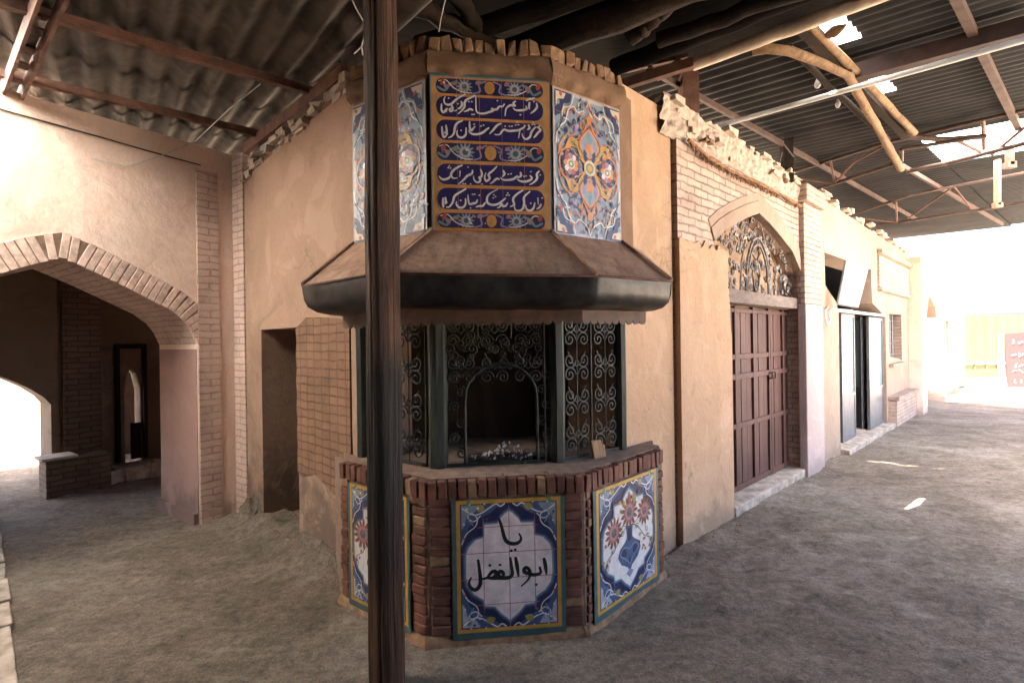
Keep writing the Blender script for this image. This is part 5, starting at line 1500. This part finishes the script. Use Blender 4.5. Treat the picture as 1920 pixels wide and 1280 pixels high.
# ================================================================== TIMBER ROOF over the corner
tr = thing('timber_roof', 'low dark board and log roof above the fountain and the street corner', 'roof', (0, 1, 3.8))
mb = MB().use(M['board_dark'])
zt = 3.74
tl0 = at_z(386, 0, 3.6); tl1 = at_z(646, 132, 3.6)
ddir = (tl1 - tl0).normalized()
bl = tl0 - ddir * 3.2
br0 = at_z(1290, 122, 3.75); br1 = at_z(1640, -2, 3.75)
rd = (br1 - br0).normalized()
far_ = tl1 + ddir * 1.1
TP = [(bl.x, bl.y), (tl1.x, tl1.y), (tl1.x + .25, tl1.y + .75), (br0.x - .25, br0.y + .2), (br1.x + rd.x * .3, br1.y + rd.y * .3), (br1.x + rd.x * 3.2, br1.y + rd.y * 3.2 - .2), (2.5, -9), (-9, -9), (-9, bl.y - 2)]  # outline carried far behind the camera to cut frontal light
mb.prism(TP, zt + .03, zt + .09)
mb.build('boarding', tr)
# unseen board wall added behind the viewer to block frontal light
mb = MB().use(M['board_dark'])
mb.box(-7.0, 1.8, 5.0, 5.1, -.1, zt + .02); mb.box(-7.1, -7.0, -4.0, 5.0, -.1, zt + .02); mb.bar((1.8, -5.05, 1.8), (7.0, -1.4, 1.8), .1, 3.8)
mb.build('light_block_wall', tr)
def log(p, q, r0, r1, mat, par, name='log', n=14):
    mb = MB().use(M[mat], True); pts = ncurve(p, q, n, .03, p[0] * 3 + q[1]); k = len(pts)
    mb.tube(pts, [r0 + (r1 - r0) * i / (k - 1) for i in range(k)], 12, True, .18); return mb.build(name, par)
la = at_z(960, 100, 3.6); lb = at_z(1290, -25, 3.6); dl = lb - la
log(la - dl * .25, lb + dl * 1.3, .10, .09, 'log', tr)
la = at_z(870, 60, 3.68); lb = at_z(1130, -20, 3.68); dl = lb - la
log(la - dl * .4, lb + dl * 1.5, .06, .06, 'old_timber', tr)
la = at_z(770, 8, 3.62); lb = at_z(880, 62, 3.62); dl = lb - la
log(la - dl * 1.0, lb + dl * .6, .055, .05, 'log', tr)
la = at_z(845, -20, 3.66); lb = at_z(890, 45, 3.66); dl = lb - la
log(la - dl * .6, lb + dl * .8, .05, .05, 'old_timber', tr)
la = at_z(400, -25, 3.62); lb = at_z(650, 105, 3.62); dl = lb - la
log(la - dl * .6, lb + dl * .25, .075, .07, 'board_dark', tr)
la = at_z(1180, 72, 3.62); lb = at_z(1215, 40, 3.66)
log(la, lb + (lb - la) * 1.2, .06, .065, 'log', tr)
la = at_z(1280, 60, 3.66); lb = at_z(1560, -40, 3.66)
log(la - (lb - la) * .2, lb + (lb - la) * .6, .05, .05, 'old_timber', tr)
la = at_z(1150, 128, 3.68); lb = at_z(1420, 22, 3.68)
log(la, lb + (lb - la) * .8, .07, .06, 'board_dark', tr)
# pale pole at the roof edge, its sunlight put into the wood colour
mb = MB().use(M['pale_sunlit_log'], True)
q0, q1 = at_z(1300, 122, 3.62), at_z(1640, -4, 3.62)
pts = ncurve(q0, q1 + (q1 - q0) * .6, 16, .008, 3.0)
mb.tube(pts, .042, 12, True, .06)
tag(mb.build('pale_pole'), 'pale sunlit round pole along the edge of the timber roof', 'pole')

# ================================================================== RIGHT ROOF
rr_ = thing('metal_roof', 'dark ribbed metal roof over the street with a bright missing sheet', 'roof', FR.P(4, 1, 3.7))
cdir = V3((.8, -.6, 0)); pdir = V3((.6, .8, 0))
gp0 = at_z(1499, 60, 3.72); gp1 = at_z(1864, 397, 3.72)
gdir = (gp1 - gp0).normalized()
# roof A: from behind the wall to the gap line. parametrise along gdir
def slab(o, ua, ub, la, lb, pitch, amp, mat, name, z0, tilt=0):
    mb = MB().use(M[mat], True)
    # u along gdir, v along cdir
    n = int((ub - ua) / pitch * 7); vs = []; vseg = 5
    for j in range(vseg + 1):
        v = la + (lb - la) * j / vseg
        for i in range(n + 1):
            u = ua + (ub - ua) * i / n; p = o + gdir * u + cdir * v
            vs.append((p.x, p.y, z0 + tilt * v + amp * math.sin(2 * math.pi * u / pitch)))
    mb.add(vs, [(j * (n + 1) + i, j * (n + 1) + i + 1, (j + 1) * (n + 1) + i + 1, (j + 1) * (n + 1) + i) for j in range(vseg) for i in range(n)])
    return mb.build(name, rr_)
slab(gp0, -1.05, 2.2, -2.2, -.05, .14, .022, 'tin_roof', 'roof_sheet', 3.80, .0)
slab(gp0, 2.2, 10.5, -2.2, -.02, .12, .018, 'tin_roof', 'roof_sheet', 3.79, .0)
sk0 = 3.45; sk1 = 4.75
def uv_of(px, py):
    q = at_z(px, py, 3.75) - gp0
    v = (q.x * gdir.y - q.y * gdir.x) / (cdir.x * gdir.y - cdir.y * gdir.x)
    return (q - cdir * v).dot(gdir)
h1, h2, h3, h4 = uv_of(1507, 62), uv_of(1546, 112), uv_of(1612, 166), uv_of(1640, 196)
for ua, ub, v0 in ((-14, -1.2, -.08), (-1.2, h1, -.08), (h1, h2, .20), (h2, h3, -.08), (h3, h4, .13), (h4, sk0, -.08), (sk1, 10.5, -.08)):  # first span runs back behind the camera to cut frontal light
    slab(gp0, ua, ub, v0, 4.6 if ua < -5 else 1.5, .10, .014, 'tin_roof', 'roof_sheet', 3.83, 0)
slab(gp0, h1 - .02, h2 + .02, .045, .22, .10, .014, 'clear_sheet', 'translucent_sheet', 3.836, 0)  # clear fill added in the open gap: looks white, softens the sun stripes
slab(gp0, h3, h4, -.08, .13, .10, .014, 'clear_sheet', 'translucent_sheet', 3.836, 0)  # same added clear fill, in the second gap
slab(gp0, sk0, sk1, -.08, 1.5, .10, .014, 'clear_sheet', 'translucent_sheet', 3.835, -.0)
def steel(pxs, z, w, h, mat='purlin_steel', name='purlin', par=rr_):
    a, b = at_z(*pxs[0], z), at_z(*pxs[1], z)
    mb = MB().use(M[mat]); mb.bar(a, b, w, h); return mb.build(name, par)
steel([(1215, 128), (1720, 412)], 3.72, .03, .05)
steel([(1500, 48), (1700, 255)], 3.70, .06, .07, 'log')
steel([(1780, -30), (1910, 240)], 3.74, .05, .06)
steel([(1588, 142), (1935, 48)], 3.70, .10, .12, 'dark_steel', 'beam')
steel([(1690, 310), (1880, 420)], 3.62, .03, .05)
# timber pieces
ts = thing('timber_strut', 'crooked pale timber strut bracing the gap in the metal roof', 'strut', at_z(1540, 120, 3.6))
mb = MB().use(M['strut_wood'], True)
p_ = [at_z(1412, 96, 3.60), at_z(1440, 92, 3.60), at_z(1480, 96, 3.59), at_z(1540, 118, 3.60), at_z(1590, 142, 3.62)]
mb.tube(p_, [.03, .036, .034, .032, .028], 9, True, .35); mb.build('brace', ts)
mb = MB().use(M['strut_wood'], True)
p0_, p1_ = at_z(1588, 138, 3.64), at_z(1690, 318, 3.45)
mb.tube(ncurve(p0_, p1_, 14, .007, 5), .032, 9, True, .35); mb.build('strut', ts)
mb = MB().use(M['strut_wood'], True)
mb.tube(ncurve(at_z(1520, 48, 3.70), at_z(1715, 250, 3.66), 12, .010, 8), .03, 8, True, .25); mb.build('beam', ts)
mb = MB().use(M['strut_wood'], True); mb.tube(ncurve(at_z(1545, 70, 3.7), at_z(1585, 48, 3.66), 4, .01, 2), [.01, .03, .04, .03, .012], 7, True, .2); mb.build('cleat', ts)
mb = MB().use(M['log'], True); mb.tube(ncurve(at_z(1480, 90, 3.7), at_z(1665, 262, 3.62), 6, .03, 11), .025, 7, True, .2); mb.build('rail', ts)
# column on the wall
mb = MB().use(M['rust_steel'])
c0 = at_y(1291, 190, 4.15)
mb.bar((c0.x, c0.y, 3.35), (c0.x, c0.y, 3.80), .13, .13); tag(mb.build('steel_column'), 'short brown steel column standing on the brick wall top by the pale pole', 'column')
c1_ = at_y(1474, 250, 5.5)
mb = MB().use(M['old_timber']); mb.bar((c1_.x, c1_.y, 3.3), (c1_.x, c1_.y, 3.8), .10, .10); tag(mb.build('timber_column'), 'dark timber column standing on the wall top above the pointed gate arch', 'column')
mb = MB().use(M['white_pipe'], True)
a, b = at_z(1338, 239, 3.5), at_z(1925, 74, 3.5)
mb.tube([a, b + (b - a) * .15], .020, 10); tag(mb.build('white_pipe'), 'long white pipe spanning the street below the metal roof', 'pipe')
# brown steel truss bits near the kiosk crown
mb = MB().use(M['rust_steel'])
mb.bar(at_z(1150, 165, 3.55), at_z(1300, 118, 3.6), .05, .07); mb.bar(at_z(1160, 136, 3.7), at_z(1290, 105, 3.72), .03, .03); mb.bar(at_z(1218, 122, 3.66), at_z(1232, 150, 3.58), .03, .02); mb.bar(at_z(1232, 148, 3.58), at_z(1275, 112, 3.7), .04, .03)
tag(mb.build('steel_bracket'), 'rusty brown steel bracket truss behind the fountain crown', 'bracket')
# trusses across the street
def truss(name, label, top, bot, ties, r=.016):
    t = thing(name, label, 'truss', top[0], 'steel trusses across the street')
    mb = MB().use(M['purlin_steel'], True)
    for i in range(len(top) - 1): mb.tube([top[i], top[i + 1]], r * 1.2, 6)
    mb.build('top_chord', t)
    mb = MB().use(M['purlin_steel'], True)
    for i in range(len(bot) - 1): mb.tube([bot[i], bot[i + 1]], r * 1.3, 6)
    mb.build('bottom_chord', t)
    mb = MB().use(M['rust_steel'], True)
    for tt in ties: mb.tube(tt, r * .8, 6)
    mb.build('web', t)
Z = at_z
truss('steel_truss', 'nearest rusty truss, its chords meeting below the crooked strut', [Z(1490, 322, 3.72), Z(1660, 268, 3.74), Z(1845, 224, 3.74), Z(1960, 198, 3.74)], [Z(1480, 370, 3.5), Z(1562, 345, 3.5), Z(1690, 303, 3.52), Z(1690, 280, 3.6), Z(1850, 255, 3.6)],
      [[Z(1557, 300, 3.7), Z(1565, 344, 3.5)], [Z(1565, 344, 3.5), Z(1600, 305, 3.6), Z(1655, 275, 3.7)], [Z(1500, 335, 3.6), Z(1562, 344, 3.5)]])
truss('steel_truss', 'second rusty truss with a straight diagonal, framed against the bright street end', [Z(1600, 402, 3.5), Z(1700, 368, 3.55), Z(1785, 350, 3.6), Z(1940, 320, 3.6)], [Z(1640, 422, 3.40), Z(1690, 416, 3.36), Z(1780, 402, 3.36), Z(1860, 390, 3.36), Z(1960, 372, 3.36)],
      [[Z(1680, 378, 3.53), Z(1682, 418, 3.36)], [Z(1702, 410, 3.36), Z(1782, 354, 3.58)], [Z(1620, 410, 3.45), Z(1682, 417, 3.36)], [Z(1790, 352, 3.6), Z(1822, 392, 3.36)]])
truss('steel_truss', 'rusty truss crossing under the bright missing roof sheet', [Z(1700, 322, 3.6), Z(1780, 305, 3.6), Z(1925, 268, 3.6)], [Z(1690, 255, 3.72), Z(1770, 262, 3.66), Z(1845, 256, 3.66)],
      [[Z(1843, 224, 3.74), Z(1845, 280, 3.6)], [Z(1790, 262, 3.66), Z(1838, 285, 3.6)], [Z(1860, 290, 3.6), Z(1920, 240, 3.7)]], .022)
# hangers
def hanger(name, label, px, py0, py1, z0, w, mat, cat):
    p = at_z(px, py0, z0); q = at_y(px, py1, p.y)
    mb = MB().use(M[mat]); mb.bar(p, q, w, w * .6); mb.obox(q, V3((1, 0, 0)), V3((0, 1, 0)), V3((0, 0, 1)), w * .7, w * .5, w * .5)
    return tag(mb.build(name), label, cat)
hanger('hanging_batten', 'pale hanging batten below the roof near the bright street end', 1870, 300, 385, 3.7, .06, 'strut_wood', 'batten')
hanger('hanging_plate', 'short brown steel plate hanging beneath the missing roof sheet', 1893, 275, 310, 3.7, .07, 'rust_steel', 'plate')
def bulb(px, py, y, label, r):
    t = thing('bulb_socket', label, 'light fitting', at_y(px, py, y), 'dangling lamp sockets under the roof')
    p = at_y(px, py, y)
    mb = MB().use(M['wire_pale'], True)
    pts = [p + V3((0, 0, dz)) for dz in (-.04, -.02, 0, .02, .04)]; mb.tube(pts, [r * .5, r, r * .95, r * .6, r * .35], 8); mb.build('socket', t)
    mb = MB().use(M['cable']); mb.tube([p + V3((0, 0, .04)), V3((p.x, p.y, 3.78))], .004, 4); mb.build('cord', t)
bulb(1533, 156, 4.1, 'small lamp socket dangling below the crooked pale strut', .026); bulb(1571, 194, 4.6, 'tiny round lamp dangling lower, right beside the white pipe', .022)
# wires near the post
mb = MB().use(M['wire_pale'], True)
yw = 2.75
mb.tube([at_y(x, y, yw) for x, y in ((655, -12), (668, 18), (684, 45), (683, 66), (678, 88), (664, 101))], .004, 5); mb.tube([at_y(678, 90, yw), at_y(680, 104, yw)], .004, 4)
tag(mb.build('hanging_wire'), 'kinked pale wire hanging from the dark roof just left of the post', 'wire')
mb = MB().use(M['wire_pale'], True)
mb.tube([at_y(x, y, 2.9) for x, y in ((838, -10), (832, 12), (826, 40), (823, 60))], .003, 5)
tag(mb.build('hanging_wire'), 'short straight pale wire hanging over the fountain crown', 'wire')
